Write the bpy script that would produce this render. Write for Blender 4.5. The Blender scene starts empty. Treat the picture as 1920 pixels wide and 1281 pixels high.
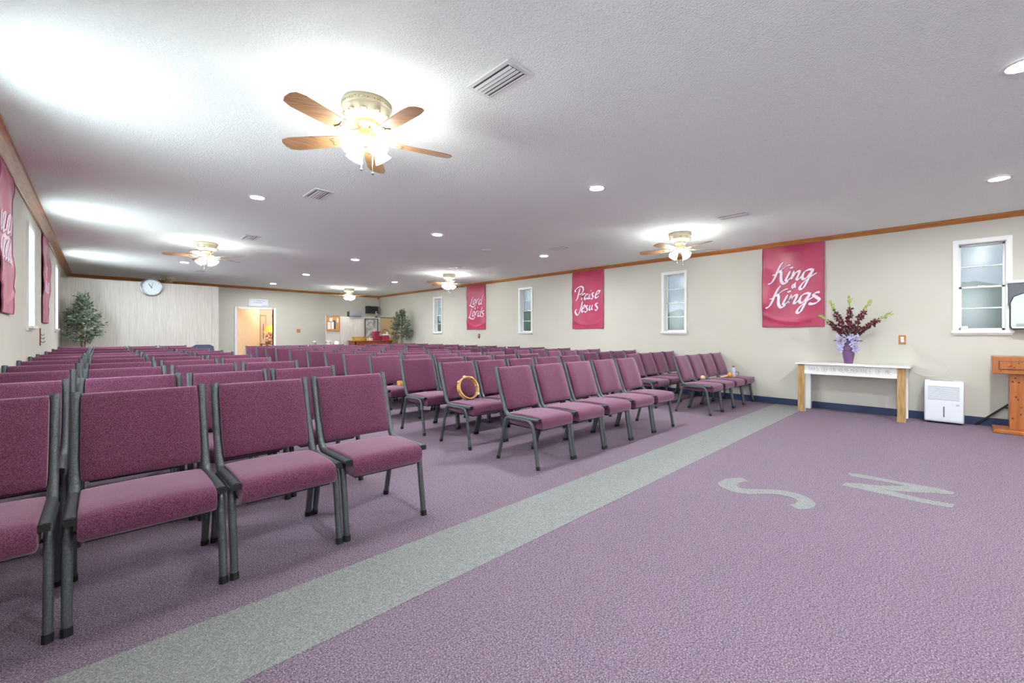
import bpy, bmesh, math, random
from mathutils import Vector, Matrix

random.seed(7)
SC = bpy.context.scene
COL = SC.collection
PI = math.pi

# ------------------------------------------------------------------ camera
# X runs across the room (left wall -> right wall), Y towards the back wall.
CAM_H = 1.12
YAW = math.radians(43.84)          # the Y axis lies this far left of the view axis
cam_d = bpy.data.cameras.new('camera')
cam_d.sensor_width = 36.0
cam_d.lens = 36.0 * 806.0 / 1920.0
cam_d.shift_y = -15.1 / 1920.0
cam_d.clip_start = 0.02
cam = bpy.data.objects.new('camera', cam_d)
COL.objects.link(cam)
cam.location = (0, 0, CAM_H)
cam.rotation_euler = (PI / 2, 0, -YAW)
SC.camera = cam

# ------------------------------------------------------------------ world, light levels, exposure
W = bpy.data.worlds.new('sky')
SC.world = W
W.use_nodes = True
wn = W.node_tree.nodes
wn['Background'].inputs[0].default_value = (0.85, 0.94, 1.0, 1)
wn['Background'].inputs[1].default_value = 20.0
SHADE_EMIT = 50.0       # glass shades of the ceiling fans
DOWN_EMIT = 690.0        # recessed downlights
LAMP_EMIT = 3.0         # table lamp in the back room
vs = SC.view_settings
vs.view_transform = 'Standard'
vs.look = 'None'
vs.gamma = 1.0
vs.use_curve_mapping = False
vs.exposure = 0.87
SC.cycles.max_bounces = 16
SC.cycles.diffuse_bounces = 14
SC.cycles.transparent_max_bounces = 12
SC.cycles.sample_clamp_indirect = 6.0


# ------------------------------------------------------------------ materials
def lin(c):
    c = c / 255.0
    return c / 12.92 if c <= 0.04045 else ((c + 0.055) / 1.055) ** 2.4


def rgb(r, g, b):
    return (lin(r), lin(g), lin(b), 1.0)


MATS = {}


def mat(name, col, rough=0.6, metal=0.0, col2=None, scale=8.0, bump=0.0, bscale=None, sheen=0.0,
        stretch=(1, 1, 1), emit=None, estr=0.0, spec=0.5, detail=3.0, contrast=(0.35, 0.65), coat=0.0, coord='Object'):
    m = bpy.data.materials.new(name)
    m.use_nodes = True
    nt = m.node_tree
    b = nt.nodes['Principled BSDF']
    b.inputs['Base Color'].default_value = col
    b.inputs['Roughness'].default_value = rough
    b.inputs['Metallic'].default_value = metal
    b.inputs['Specular IOR Level'].default_value = spec
    if sheen:
        b.inputs['Sheen Weight'].default_value = sheen
        b.inputs['Sheen Roughness'].default_value = 0.4
        b.inputs['Sheen Tint'].default_value = (1, 0.75, 0.95, 1)
    if coat:
        b.inputs['Coat Weight'].default_value = coat
    if emit:
        b.inputs['Emission Color'].default_value = emit
        b.inputs['Emission Strength'].default_value = estr
    if col2 or bump:
        tc = nt.nodes.new('ShaderNodeTexCoord')
        mp = nt.nodes.new('ShaderNodeMapping')
        mp.inputs['Scale'].default_value = stretch
        nt.links.new(tc.outputs[coord], mp.inputs[0])
    if col2:
        n = nt.nodes.new('ShaderNodeTexNoise')
        n.inputs['Scale'].default_value = scale
        n.inputs['Detail'].default_value = detail
        nt.links.new(mp.outputs[0], n.inputs['Vector'])
        r = nt.nodes.new('ShaderNodeValToRGB')
        r.color_ramp.elements[0].position = contrast[0]
        r.color_ramp.elements[1].position = contrast[1]
        r.color_ramp.elements[0].color = col
        r.color_ramp.elements[1].color = col2
        nt.links.new(n.outputs['Fac'], r.inputs['Fac'])
        nt.links.new(r.outputs[0], b.inputs['Base Color'])
    if bump:
        n2 = nt.nodes.new('ShaderNodeTexNoise')
        n2.inputs['Scale'].default_value = bscale or scale
        n2.inputs['Detail'].default_value = 4
        nt.links.new(mp.outputs[0], n2.inputs['Vector'])
        bp = nt.nodes.new('ShaderNodeBump')
        bp.inputs['Strength'].default_value = bump
        bp.inputs['Distance'].default_value = 0.01
        nt.links.new(n2.outputs['Fac'], bp.inputs['Height'])
        nt.links.new(bp.outputs[0], b.inputs['Normal'])
    MATS[name] = m
    return m


def carpet(name, c1, c2, c3):
    m = mat(name, c1, 0.95, col2=c2, scale=130, bump=0.8, bscale=200, spec=0.15, detail=2, contrast=(0.36, 0.62))
    nt = m.node_tree
    b = nt.nodes['Principled BSDF']
    # fine flecks of a third yarn and broad wear
    tc = nt.nodes.new('ShaderNodeTexCoord')
    n = nt.nodes.new('ShaderNodeTexNoise'); n.inputs['Scale'].default_value = 210; n.inputs['Detail'].default_value = 1
    nt.links.new(tc.outputs['Object'], n.inputs['Vector'])
    r = nt.nodes.new('ShaderNodeValToRGB')
    r.color_ramp.elements[0].position = 0.56; r.color_ramp.elements[1].position = 0.66
    r.color_ramp.elements[0].color = (0, 0, 0, 1); r.color_ramp.elements[1].color = (1, 1, 1, 1)
    nt.links.new(n.outputs['Fac'], r.inputs['Fac'])
    old = b.inputs['Base Color'].links[0].from_socket
    mx = nt.nodes.new('ShaderNodeMix'); mx.data_type = 'RGBA'
    nt.links.new(r.outputs[0], mx.inputs['Factor'])
    nt.links.new(old, mx.inputs['A'])
    mx.inputs['B'].default_value = c3
    nt.links.new(mx.outputs['Result'], b.inputs['Base Color'])
    return m


carpet('carpet_mauve', rgb(97, 81, 98), rgb(135, 117, 135), rgb(176, 159, 175))
carpet('carpet_grey', rgb(122, 124, 125), rgb(146, 148, 149), rgb(166, 168, 169))
mat('ceiling_popcorn', rgb(236, 243, 239), 0.95, col2=rgb(247, 252, 249), scale=110, bump=0.65, bscale=80, spec=0.1)
mat('wall_paint', rgb(199, 196, 186), 0.8, col2=rgb(202, 199, 190), scale=2.5, bump=0.05, bscale=60, spec=0.25)
mat('white_paint', rgb(240, 239, 238), 0.45, col2=rgb(234, 233, 232), scale=5)
mat('crown_wood', rgb(158, 96, 40), 0.28, col2=rgb(184, 122, 60), scale=6, stretch=(1, 1, 12), coat=0.5)
mat('navy_rubber', rgb(34, 46, 82), 0.5, col2=rgb(42, 55, 92), scale=4)
mat('panel_wood', rgb(190, 184, 177), 0.6, col2=rgb(204, 199, 193), scale=5, stretch=(14, 14, 0.6), bump=0.1)
mat('fabric', rgb(84, 40, 63), 0.95, col2=rgb(121, 71, 98), scale=210, bump=0.4, bscale=320, sheen=0.6, spec=0.15, detail=2)
mat('fabric_dark', rgb(70, 22, 46), 0.95, col2=rgb(90, 32, 60), scale=140, spec=0.1)
mat('gunmetal', rgb(92, 97, 103), 0.38, 0.35, col2=rgb(72, 76, 82), scale=160, bump=0.25, bscale=160, spec=0.6)
mat('black_plastic', rgb(26, 26, 29), 0.45)
mat('satin_pink', rgb(164, 36, 76), 0.36, col2=rgb(180, 54, 94), scale=3, sheen=0.5, bump=0.15, bscale=7, spec=0.5)
mat('satin_edge', rgb(150, 62, 96), 0.5)
mat('letter_white', rgb(246, 226, 238), 0.6)
mat('letter_shadow', rgb(128, 84, 118), 0.7)
mat('brass', rgb(206, 192, 152), 0.22, 0.8)
mat('cream_metal', rgb(206, 196, 172), 0.35, 0.15)
mat('blade_wood', rgb(140, 100, 66), 0.5, col2=rgb(172, 132, 94), scale=5, stretch=(1.5, 26, 10))
mat('shade_glass', rgb(255, 252, 244), 0.4, emit=(0.95, 1.0, 0.97, 1), estr=SHADE_EMIT)
mat('downlight_lens', rgb(255, 255, 255), 0.4, emit=(0.95, 1.0, 0.98, 1), estr=DOWN_EMIT)
mat('vent_white', rgb(228, 229, 229), 0.45)
mat('vent_dark', rgb(84, 86, 88), 0.8)
mat('pine', rgb(154, 84, 32), 0.38, col2=rgb(174, 104, 46), scale=4, stretch=(1, 6, 0.7), coat=0.3)
mat('pine_knot', rgb(92, 44, 18), 0.5)
mat('raw_wood', rgb(160, 124, 78), 0.7, col2=rgb(190, 156, 106), scale=7, stretch=(8, 8, 0.8), bump=0.2)
mat('table_white', rgb(226, 226, 224), 0.5, col2=rgb(236, 236, 234), scale=3)
mat('carved_grey', rgb(150, 150, 150), 0.8)
mat('appliance_white', rgb(226, 230, 240), 0.35)
mat('appliance_slot', rgb(120, 124, 132), 0.5)
mat('appliance_seam', rgb(196, 200, 212), 0.5)
mat('vase_purple', rgb(98, 68, 112), 0.35, col2=rgb(122, 86, 132), scale=6)
mat('petal_burgundy', rgb(80, 26, 42), 0.7, col2=rgb(116, 46, 64), scale=20)
mat('petal_lilac', rgb(186, 176, 222), 0.7, col2=rgb(220, 216, 240), scale=30)
mat('bud_green', rgb(150, 164, 82), 0.7, col2=rgb(182, 192, 118), scale=20)
mat('leaf_green', rgb(44, 74, 52), 0.6, col2=rgb(74, 104, 76), scale=10)
mat('leaf_teal', rgb(96, 150, 140), 0.6)
mat('ficus_leaf', rgb(52, 72, 52), 0.45, col2=rgb(150, 164, 144), scale=16, contrast=(0.4, 0.6))
mat('bark', rgb(120, 92, 70), 0.85, col2=rgb(150, 118, 92), scale=14)
mat('terracotta', rgb(120, 86, 66), 0.8)
mat('outlet_tan', rgb(176, 126, 74), 0.5)
mat('outlet_white', rgb(240, 238, 232), 0.4)
mat('cord', rgb(206, 200, 190), 0.6)
mat('clock_rim', rgb(150, 158, 164), 0.3, 0.6)
mat('clock_face', rgb(214, 224, 228), 0.4)
mat('ink', rgb(60, 64, 70), 0.6)
mat('cork', rgb(178, 128, 76), 0.9, col2=rgb(196, 148, 94), scale=60)
mat('oak', rgb(160, 104, 54), 0.5, col2=rgb(184, 128, 72), scale=6, stretch=(1, 1, 8))
mat('paper', rgb(236, 230, 226), 0.8)
mat('speaker_grey', rgb(92, 92, 102), 0.7, col2=rgb(108, 108, 118), scale=90)
mat('screen_dark', rgb(40, 40, 44), 0.25)
mat('desk_brown', rgb(128, 60, 34), 0.45, col2=rgb(150, 76, 44), scale=5, stretch=(1, 1, 8))
mat('maroon', rgb(140, 26, 56), 0.6)
mat('crate_pink', rgb(170, 52, 84), 0.6)
mat('basket_yellow', rgb(206, 166, 74), 0.7, col2=rgb(184, 142, 58), scale=50)
mat('cardboard', rgb(216, 184, 146), 0.8)
mat('picture_art', rgb(118, 108, 110), 0.35, col2=rgb(206, 206, 204), scale=7, detail=6)
mat('tan_board', rgb(206, 176, 132), 0.7)
mat('peach_wall', rgb(232, 206, 174), 0.8, col2=rgb(238, 214, 184), scale=14)
mat('cream_wall', rgb(240, 226, 210), 0.8)
mat('lamp_shade', rgb(214, 160, 58), 0.7, emit=(1.0, 0.62, 0.16, 1), estr=0.35)
mat('lamp_bulb', rgb(255, 240, 210), 0.5, emit=(1.0, 0.80, 0.52, 1), estr=LAMP_EMIT * 8)
mat('orange_flower', rgb(196, 92, 52), 0.8, col2=rgb(228, 196, 140), scale=30)
mat('drum_wood', rgb(206, 150, 84), 0.45, col2=rgb(224, 176, 108), scale=10)
mat('jingle', rgb(206, 200, 180), 0.25, 0.8)
mat('gourd', rgb(206, 140, 72), 0.35, col2=rgb(222, 164, 96), scale=12)
mat('bottle_lilac', rgb(196, 186, 214), 0.3, col2=rgb(222, 216, 234), scale=30)
mat('skin_beige', rgb(222, 190, 160), 0.7)
mat('mint', rgb(206, 226, 214), 0.4)
mat('navy_plastic', rgb(46, 58, 84), 0.4)
mat('hedge_green', rgb(112, 132, 108), 0.9, col2=rgb(150, 168, 138), scale=3, bump=0.6, bscale=6)
mat('lawn', rgb(120, 146, 92), 0.95, col2=rgb(142, 164, 108), scale=2)
mat('sign_white', rgb(228, 230, 240), 0.5)
mat('sign_ink', rgb(176, 182, 206), 0.6)
mat('sensor_white', rgb(222, 222, 218), 0.5)


def glass_mat(name, tint, frost, bump_scale=0):
    """patterned bathroom-type glass: partly see-through, partly a white diffuser"""
    m = bpy.data.materials.new(name)
    m.use_nodes = True
    nt = m.node_tree
    nt.nodes.clear()
    out = nt.nodes.new('ShaderNodeOutputMaterial')
    tr = nt.nodes.new('ShaderNodeBsdfTransparent'); tr.inputs[0].default_value = tint
    tl = nt.nodes.new('ShaderNodeBsdfTranslucent'); tl.inputs[0].default_value = tint
    gl = nt.nodes.new('ShaderNodeBsdfGlossy'); gl.inputs['Roughness'].default_value = 0.15
    m1 = nt.nodes.new('ShaderNodeMixShader')
    m2 = nt.nodes.new('ShaderNodeMixShader'); m2.inputs[0].default_value = 0.05
    n = nt.nodes.new('ShaderNodeTexNoise'); n.inputs['Scale'].default_value = 160
    tc = nt.nodes.new('ShaderNodeTexCoord')
    nt.links.new(tc.outputs['Object'], n.inputs['Vector'])
    mr = nt.nodes.new('ShaderNodeMapRange')
    mr.inputs['To Min'].default_value = max(0, frost - 0.08)
    mr.inputs['To Max'].default_value = min(1, frost + 0.08)
    mr.inputs['From Min'].default_value = 0.35
    mr.inputs['From Max'].default_value = 0.65
    nt.links.new(n.outputs['Fac'], mr.inputs['Value'])
    nt.links.new(mr.outputs[0], m1.inputs[0])
    nt.links.new(tr.outputs[0], m1.inputs[1])
    nt.links.new(tl.outputs[0], m1.inputs[2])
    nt.links.new(m1.outputs[0], m2.inputs[1])
    nt.links.new(gl.outputs[0], m2.inputs[2])
    nt.links.new(m2.outputs[0], out.inputs[0])
    MATS[name] = m


glass_mat('glass_frost', (0.0138, 0.0157, 0.0175, 1), 0.25)
glass_mat('glass_clearer', (0.95, 0.97, 0.97, 1), 0.30)


# ------------------------------------------------------------------ mesh helpers
class MB:
    """collects shapes; build() links them as ONE mesh object"""

    def __init__(self):
        self.v, self.f = [], []

    def add(self, vs, fs):
        o = len(self.v)
        self.v += [tuple(p) for p in vs]
        self.f += [tuple(i + o for i in f) for f in fs]
        return self

    def box(self, x0, x1, y0, y1, z0, z1):
        return self.add([(x0, y0, z0), (x1, y0, z0), (x1, y1, z0), (x0, y1, z0),
                         (x0, y0, z1), (x1, y0, z1), (x1, y1, z1), (x0, y1, z1)],
                        [(0, 3, 2, 1), (4, 5, 6, 7), (0, 1, 5, 4), (1, 2, 6, 5), (2, 3, 7, 6), (3, 0, 4, 7)])

    def cbox(self, x0, x1, y0, y1, z0, z1, c=0.005):
        """box with chamfered edges"""
        bm = bmesh.new()
        bmesh.ops.create_cube(bm, size=1.0)
        for v in bm.verts:
            v.co = Vector(((x0 + x1) / 2 + v.co.x * (x1 - x0), (y0 + y1) / 2 + v.co.y * (y1 - y0), (z0 + z1) / 2 + v.co.z * (z1 - z0)))
        bmesh.ops.bevel(bm, geom=list(bm.edges), offset=c, segments=2, affect='EDGES', profile=0.5)
        bm.verts.index_update()
        self.add([v.co[:] for v in bm.verts], [[v.index for v in f.verts] for f in bm.faces])
        bm.free()
        return self

    def tube(self, pts, r, n=8, ref=(1, 0, 0), flat=1.0, cap=True):
        """sweep an n-gon; r number or list; ref fixes the profile's roll; flat scales it along ref"""
        pts = [Vector(p) for p in pts]
        m = len(pts)
        rs = r if isinstance(r, (list, tuple)) else [r] * m
        vs, fs = [], []
        ref = Vector(ref)
        for i, p in enumerate(pts):
            t = (pts[min(i + 1, m - 1)] - pts[max(i - 1, 0)]).normalized()
            a = ref - t * ref.dot(t)
            if a.length < 1e-4:
                a = t.orthogonal()
            a.normalize()
            b = t.cross(a)
            for k in range(n):
                th = 2 * PI * (k + 0.5) / n
                vs.append(p + (a * math.cos(th) * flat + b * math.sin(th)) * rs[i])
        for i in range(m - 1):
            for k in range(n):
                k2 = (k + 1) % n
                fs.append((i * n + k, i * n + k2, (i + 1) * n + k2, (i + 1) * n + k))
        if cap:
            fs.append(tuple(reversed(range(n))))
            fs.append(tuple((m - 1) * n + k for k in range(n)))
        return self.add(vs, fs)

    def lathe(self, prof, c=(0, 0, 0), n=24, axis='z', squash=1.0, cap=True):
        """prof: list of (radius, height)"""
        vs, fs = [], []
        for (r, h) in prof:
            for k in range(n):
                th = 2 * PI * k / n
                x, y = r * math.cos(th), r * math.sin(th) * squash
                if axis == 'z':
                    vs.append((c[0] + x, c[1] + y, c[2] + h))
                elif axis == 'y':
                    vs.append((c[0] + x, c[1] + h, c[2] + y))
                else:
                    vs.append((c[0] + h, c[1] + x, c[2] + y))
        m = len(prof)
        for i in range(m - 1):
            for k in range(n):
                k2 = (k + 1) % n
                fs.append((i * n + k, i * n + k2, (i + 1) * n + k2, (i + 1) * n + k))
        if cap:
            if prof[0][0] > 1e-5:
                fs.append(tuple(reversed(range(n))))
            if prof[-1][0] > 1e-5:
                fs.append(tuple((m - 1) * n + k for k in range(n)))
        return self.add(vs, fs)

    def prism(self, poly, z0, z1):
        n = len(poly)
        vs = [(x, y, z0) for x, y in poly] + [(x, y, z1) for x, y in poly]
        fs = [tuple(reversed(range(n))), tuple(range(n, 2 * n))]
        for i in range(n):
            j = (i + 1) % n
            fs.append((i, j, n + j, n + i))
        return self.add(vs, fs)

    def blob(self, c, r, seg=8, rings=5, scale=(1, 1, 1)):
        prof = [(max(1e-4, r * math.sin(PI * i / rings)), -r * math.cos(PI * i / rings)) for i in range(rings + 1)]
        m = MB().lathe(prof, n=seg, cap=False)
        return self.add([(c[0] + v[0] * scale[0], c[1] + v[1] * scale[1], c[2] + v[2] * scale[2]) for v in m.v], m.f)

    def xf(self, M):
        self.v = [tuple(M @ Vector(p)) for p in self.v]
        return self

    def mesh(self, name, material, smooth=False, angle=35):
        me = bpy.data.meshes.new(name)
        me.from_pydata(self.v, [], self.f)
        bm = bmesh.new(); bm.from_mesh(me)
        bmesh.ops.recalc_face_normals(bm, faces=bm.faces)
        if smooth:
            for f in bm.faces:
                f.smooth = True
            lim = math.radians(angle)
            for e in bm.edges:
                if len(e.link_faces) == 2 and e.calc_face_angle(0) > lim:
                    e.smooth = False
        bm.to_mesh(me); bm.free()
        if isinstance(material, str):
            material = MATS[material]
        me.materials.append(material)
        return me

    def build(self, name, material, parent=None, smooth=False, loc=(0, 0, 0), rz=0.0, angle=35):
        o = bpy.data.objects.new(name, self.mesh(name, material, smooth, angle))
        COL.objects.link(o)
        o.location = loc
        o.rotation_euler = (0, 0, rz)
        if parent:
            o.parent = parent
        return o


def tag(o, label, cat, group=None):
    o['label'] = label
    o['category'] = cat
    if group:
        o['group'] = group
    return o


def thing(name, label, cat, loc=(0, 0, 0), rz=0.0, group=None):
    o = bpy.data.objects.new(name, None)
    o.empty_display_size = 0.1
    COL.objects.link(o)
    o.location = loc
    o.rotation_euler = (0, 0, rz)
    return tag(o, label, cat, group)


def structure(o, label=None):
    o['kind'] = 'structure'
    if label:
        o['label'] = label
    return o


def dup(root, label, loc, rz=0.0, scale=None, group=None):
    r = root.copy(); COL.objects.link(r)
    r.location = loc; r.rotation_euler = (0, 0, rz)
    if scale:
        r.scale = scale
    r['label'] = label
    if group:
        r['group'] = group
    for ch in list(root.children):
        c = ch.copy(); COL.objects.link(c); c.parent = r
        for g in ch.children:
            d = g.copy(); COL.objects.link(d); d.parent = c
    return r


def smooth_path(pts, k=6):
    """Catmull-Rom through the points (any dimension)"""
    P = [pts[0]] + list(pts) + [pts[-1]]
    out = []
    for i in range(1, len(P) - 2):
        for j in range(k):
            t = j / k
            out.append(tuple(0.5 * (2 * b + (c - a) * t + (2 * a - 5 * b + 4 * c - d) * t * t + (-a + 3 * b - 3 * c + d) * t ** 3)
                             for a, b, c, d in zip(P[i - 1], P[i], P[i + 1], P[i + 2])))
    out.append(tuple(pts[-1]))
    return out


def ribbon(mb, pts, nib, thin, fn, ang=40, sm=6, thick=0.0015):
    """pen stroke: pts (u,v) in sheet units, nib width at pen angle ang, fn(u,v,lift) -> 3D"""
    p = smooth_path(pts, sm) if sm else pts
    n = len(p)
    nx, ny = math.cos(math.radians(ang)), math.sin(math.radians(ang))
    vs, fs = [], []
    for i in range(n):
        a, b = p[max(i - 1, 0)], p[min(i + 1, n - 1)]
        tx, ty = b[0] - a[0], b[1] - a[1]
        L = math.hypot(tx, ty) or 1e-6
        tx, ty = tx / L, ty / L
        w = thin + (nib - thin) * abs(nx * ty - ny * tx)
        e = min(i, n - 1 - i)
        w *= min(1.0, 0.35 + 0.35 * e)
        ox, oy = -ty * w / 2, tx * w / 2
        u, v = p[i]
        vs += [fn(u + ox, v + oy, thick), fn(u - ox, v - oy, thick), fn(u + ox, v + oy, 0), fn(u - ox, v - oy, 0)]
    for i in range(n - 1):
        a, b = 4 * i, 4 * (i + 1)
        fs += [(a, b, b + 1, a + 1), (a, a + 2, b + 2, b), (a + 1, b + 1, b + 3, a + 3)]
    fs += [(0, 1, 3, 2), (4 * n - 4, 4 * n - 2, 4 * n - 1, 4 * n - 3)]
    mb.add(vs, fs)


# ================================================================== the room
XL, XR = -0.60, 7.77           # inner faces of the side walls
YF = -5.2                      # wall behind the camera
BL, BR = 15.85, 15.49          # the back wall runs slightly askew


def zc(x):                     # the ceiling falls a little to the right
    return 2.553 + (7.754 - x) * (2.66 - 2.553) / 8.354


def yb(x):
    return BL + (x - XL) * (BR - BL) / (XR - XL)


T = 0.16
floor = structure(MB().prism([(XL - T, YF - T), (XR + T, YF - T), (XR + T, 19.0), (XL - T, 19.0)], -0.12, 0.0).build('floor', 'carpet_mauve'),
                  'mauve flecked loop-pile carpet')
o = MB().box(XL, XR - 0.015, 1.598, 2.032, 0.0, 0.0025).build('carpet_strip', 'carpet_grey', floor)
o['label'] = 'straight grey carpet strip laid across the mauve carpet'
S_POLY = [(3.328, 1.25), (3.394, 1.253), (3.476, 1.244), (3.534, 1.216), (3.588, 1.171), (3.572, 1.138), (3.543, 1.11), (3.506, 1.126), (3.446, 1.143), (3.385, 1.138), (3.345, 1.11), (3.351, 1.067), (3.405, 1.005), (3.474, 0.939), (3.513, 0.865), (3.519, 0.798), (3.505, 0.743), (3.467, 0.697), (3.397, 0.654), (3.339, 0.65), (3.273, 0.662), (3.221, 0.69), (3.205, 0.719), (3.227, 0.742), (3.247, 0.768), (3.306, 0.749), (3.351, 0.744), (3.395, 0.766), (3.406, 0.788), (3.408, 0.819), (3.403, 0.866), (3.361, 0.929), (3.266, 1.006), (3.236, 1.056), (3.226, 1.106), (3.243, 1.161), (3.282, 1.217)]
N_POLY = [(4.325, 0.621), (4.358, 0.556), (4.359, 0.435), (4.35, 0.319), (4.361, 0.209), (4.372, 0.105), (4.337, 0.021), (4.272, 0.037), (4.194, 0.15), (4.11, 0.266), (4.068, 0.333), (4.04, 0.396), (4.05, 0.332), (4.035, 0.268), (4.025, 0.193), (4.018, 0.112), (4.039, 0.023), (3.949, 0.034), (3.924, 0.125), (3.921, 0.221), (3.934, 0.322), (3.94, 0.411), (3.947, 0.504), (3.955, 0.6), (4.028, 0.593), (4.096, 0.503), (4.13, 0.412), (4.227, 0.31), (4.265, 0.283), (4.276, 0.35), (4.27, 0.426), (4.267, 0.512), (4.252, 0.592)]
for nm, poly in (('inlaid_letter_s', S_POLY), ('inlaid_letter_n', N_POLY)):
    o = MB().prism(poly, 0.0, 0.0025).build(nm, 'carpet_grey', floor)
    o['label'] = 'pale grey carpet letter ' + nm[-1].upper() + ' inlaid in the mauve carpet'

structure(MB().add([(XL - T, YF - T, zc(XL - T)), (XR + T, YF - T, zc(XR + T)), (XR + T, 16.1, zc(XR + T)), (XL - T, 16.1, zc(XL - T)),
                    (XL - T, YF - T, 2.9), (XR + T, YF - T, 2.9), (XR + T, 16.1, 2.9), (XL - T, 16.1, 2.9)],
                   [(0, 1, 2, 3), (4, 7, 6, 5), (0, 4, 5, 1), (1, 5, 6, 2), (2, 6, 7, 3), (3, 7, 4, 0)]).build('ceiling', 'ceiling_popcorn'),
          'white popcorn-textured ceiling')


def wall_cells(mb, a0, a1, z0, z1, holes, put):
    """wall face a0..a1 x z0..z1 with rectangular holes, made of boxes via put(a0,a1,z0,z1)"""
    A = sorted({a0, a1, *[h[0] for h in holes], *[h[1] for h in holes]})
    for i in range(len(A) - 1):
        lo, hi = A[i], A[i + 1]
        mid = (lo + hi) / 2
        hs = [h for h in holes if h[0] < mid < h[1]]
        if not hs:
            put(mb, lo, hi, z0, z1)
        else:
            h = hs[0]
            put(mb, lo, hi, z0, h[2])
            put(mb, lo, hi, h[3], z1)


# window openings: (y0, y1, z0, z1)
WR = [(c - 0.198, c + 0.198, 1.155, 2.235) for c in (-0.186, 3.705, 7.593, 11.49)]
WL = [(7.40, 7.93, 1.21, 2.36), (11.58, 12.10, 1.21, 2.36), (3.42, 3.95, 1.21, 2.36), (-0.45, 0.08, 1.21, 2.36), (-4.3, -3.77, 1.21, 2.36)]  # last three openings are out of view, added to let in daylight
m = MB()
wall_cells(m, YF - T, 16.1, 0, 2.75, WR, lambda b, a, c, z0, z1: b.box(XR, XR + T, a, c, z0, z1))
structure(m.build('wall_right', 'wall_paint'), 'cream painted wall with four narrow windows')
m = MB()
wall_cells(m, YF - T, 16.1, 0, 2.75, WL, lambda b, a, c, z0, z1: b.box(XL - T, XL, a, c, z0, z1))
structure(m.build('wall_left', 'wall_paint'), 'cream painted wall beside the left chairs')
structure(MB().box(XL, XR, YF - T, YF, 0, 2.75).build('wall_front', 'wall_paint'))
DOOR = (3.12, 4.14, 0.0, 1.90)
m = MB()


def put_back(b, a, c, z0, z1):
    b.add([(a, yb(a), z0), (c, yb(c), z0), (c, yb(c) + 0.12, z0), (a, yb(a) + 0.12, z0),
           (a, yb(a), z1), (c, yb(c), z1), (c, yb(c) + 0.12, z1), (a, yb(a) + 0.12, z1)],
          [(0, 3, 2, 1), (4, 5, 6, 7), (0, 1, 5, 4), (1, 2, 6, 5), (2, 3, 7, 6), (3, 0, 4, 7)])


wall_cells(m, XL, XR, 0, 2.75, [DOOR], put_back)
structure(m.build('wall_back', 'wall_paint'), 'cream back wall with an open doorway')


# crown mouldings
def crown(name, pts_fn, proj, h, steps):
    prof = [(0, -h), (proj * 0.16, -h), (proj * 0.2, -h * 0.86), (proj * 0.42, -h * 0.62), (proj * 0.66, -h * 0.36),
            (proj * 0.9, -h * 0.2), (proj, -h * 0.16), (proj, 0.0), (0, 0.0)]
    vs, fs = [], []
    n = len(prof)
    for s in steps:
        for (d, z) in prof:
            vs.append(pts_fn(s, d, z))
    for i in range(len(steps) - 1):
        for k in range(n):
            k2 = (k + 1) % n
            fs.append((i * n + k, i * n + k2, (i + 1) * n + k2, (i + 1) * n + k))
    fs += [tuple(range(n)), tuple((len(steps) - 1) * n + k for k in range(n))]
    return structure(MB().add(vs, fs).build(name, 'crown_wood'), 'stained wood crown moulding under the ceiling')


crown('trim_1', lambda s, d, z: (XL + d, s, zc(XL + d) + z), 0.10, 0.085, [YF, 5.0, 10.0, yb(XL)])
crown('trim_2', lambda s, d, z: (XR - d, s, zc(XR - d) + z), 0.06, 0.062, [YF, 5.0, 10.0, yb(XR)])
crown('trim_3', lambda s, d, z: (s, yb(s) - d, zc(s) + z), 0.06, 0.075, [XL, 3.0, XR])
o = structure(MB().add([(XR - 0.11, yb(XR) - 0.0, 2.5), (XR, yb(XR) - 0.11, 2.5), (XR, yb(XR), 2.5), (XR - 0.03, yb(XR) - 0.03, 2.40)],
                       [(0, 1, 2), (0, 3, 1), (1, 3, 2), (2, 3, 0)]).build('trim_4', 'crown_wood'), 'small wooden corner block under the crown moulding')
structure(MB().box(XR - 0.015, XR, YF, yb(XR), 0, 0.10).build('baseboard_right', 'navy_rubber'), 'navy blue rubber baseboard')
structure(MB().box(XL, XL + 0.015, YF, yb(XL), 0, 0.10).build('baseboard_left', 'navy_rubber'), 'navy blue rubber baseboard')


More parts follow.
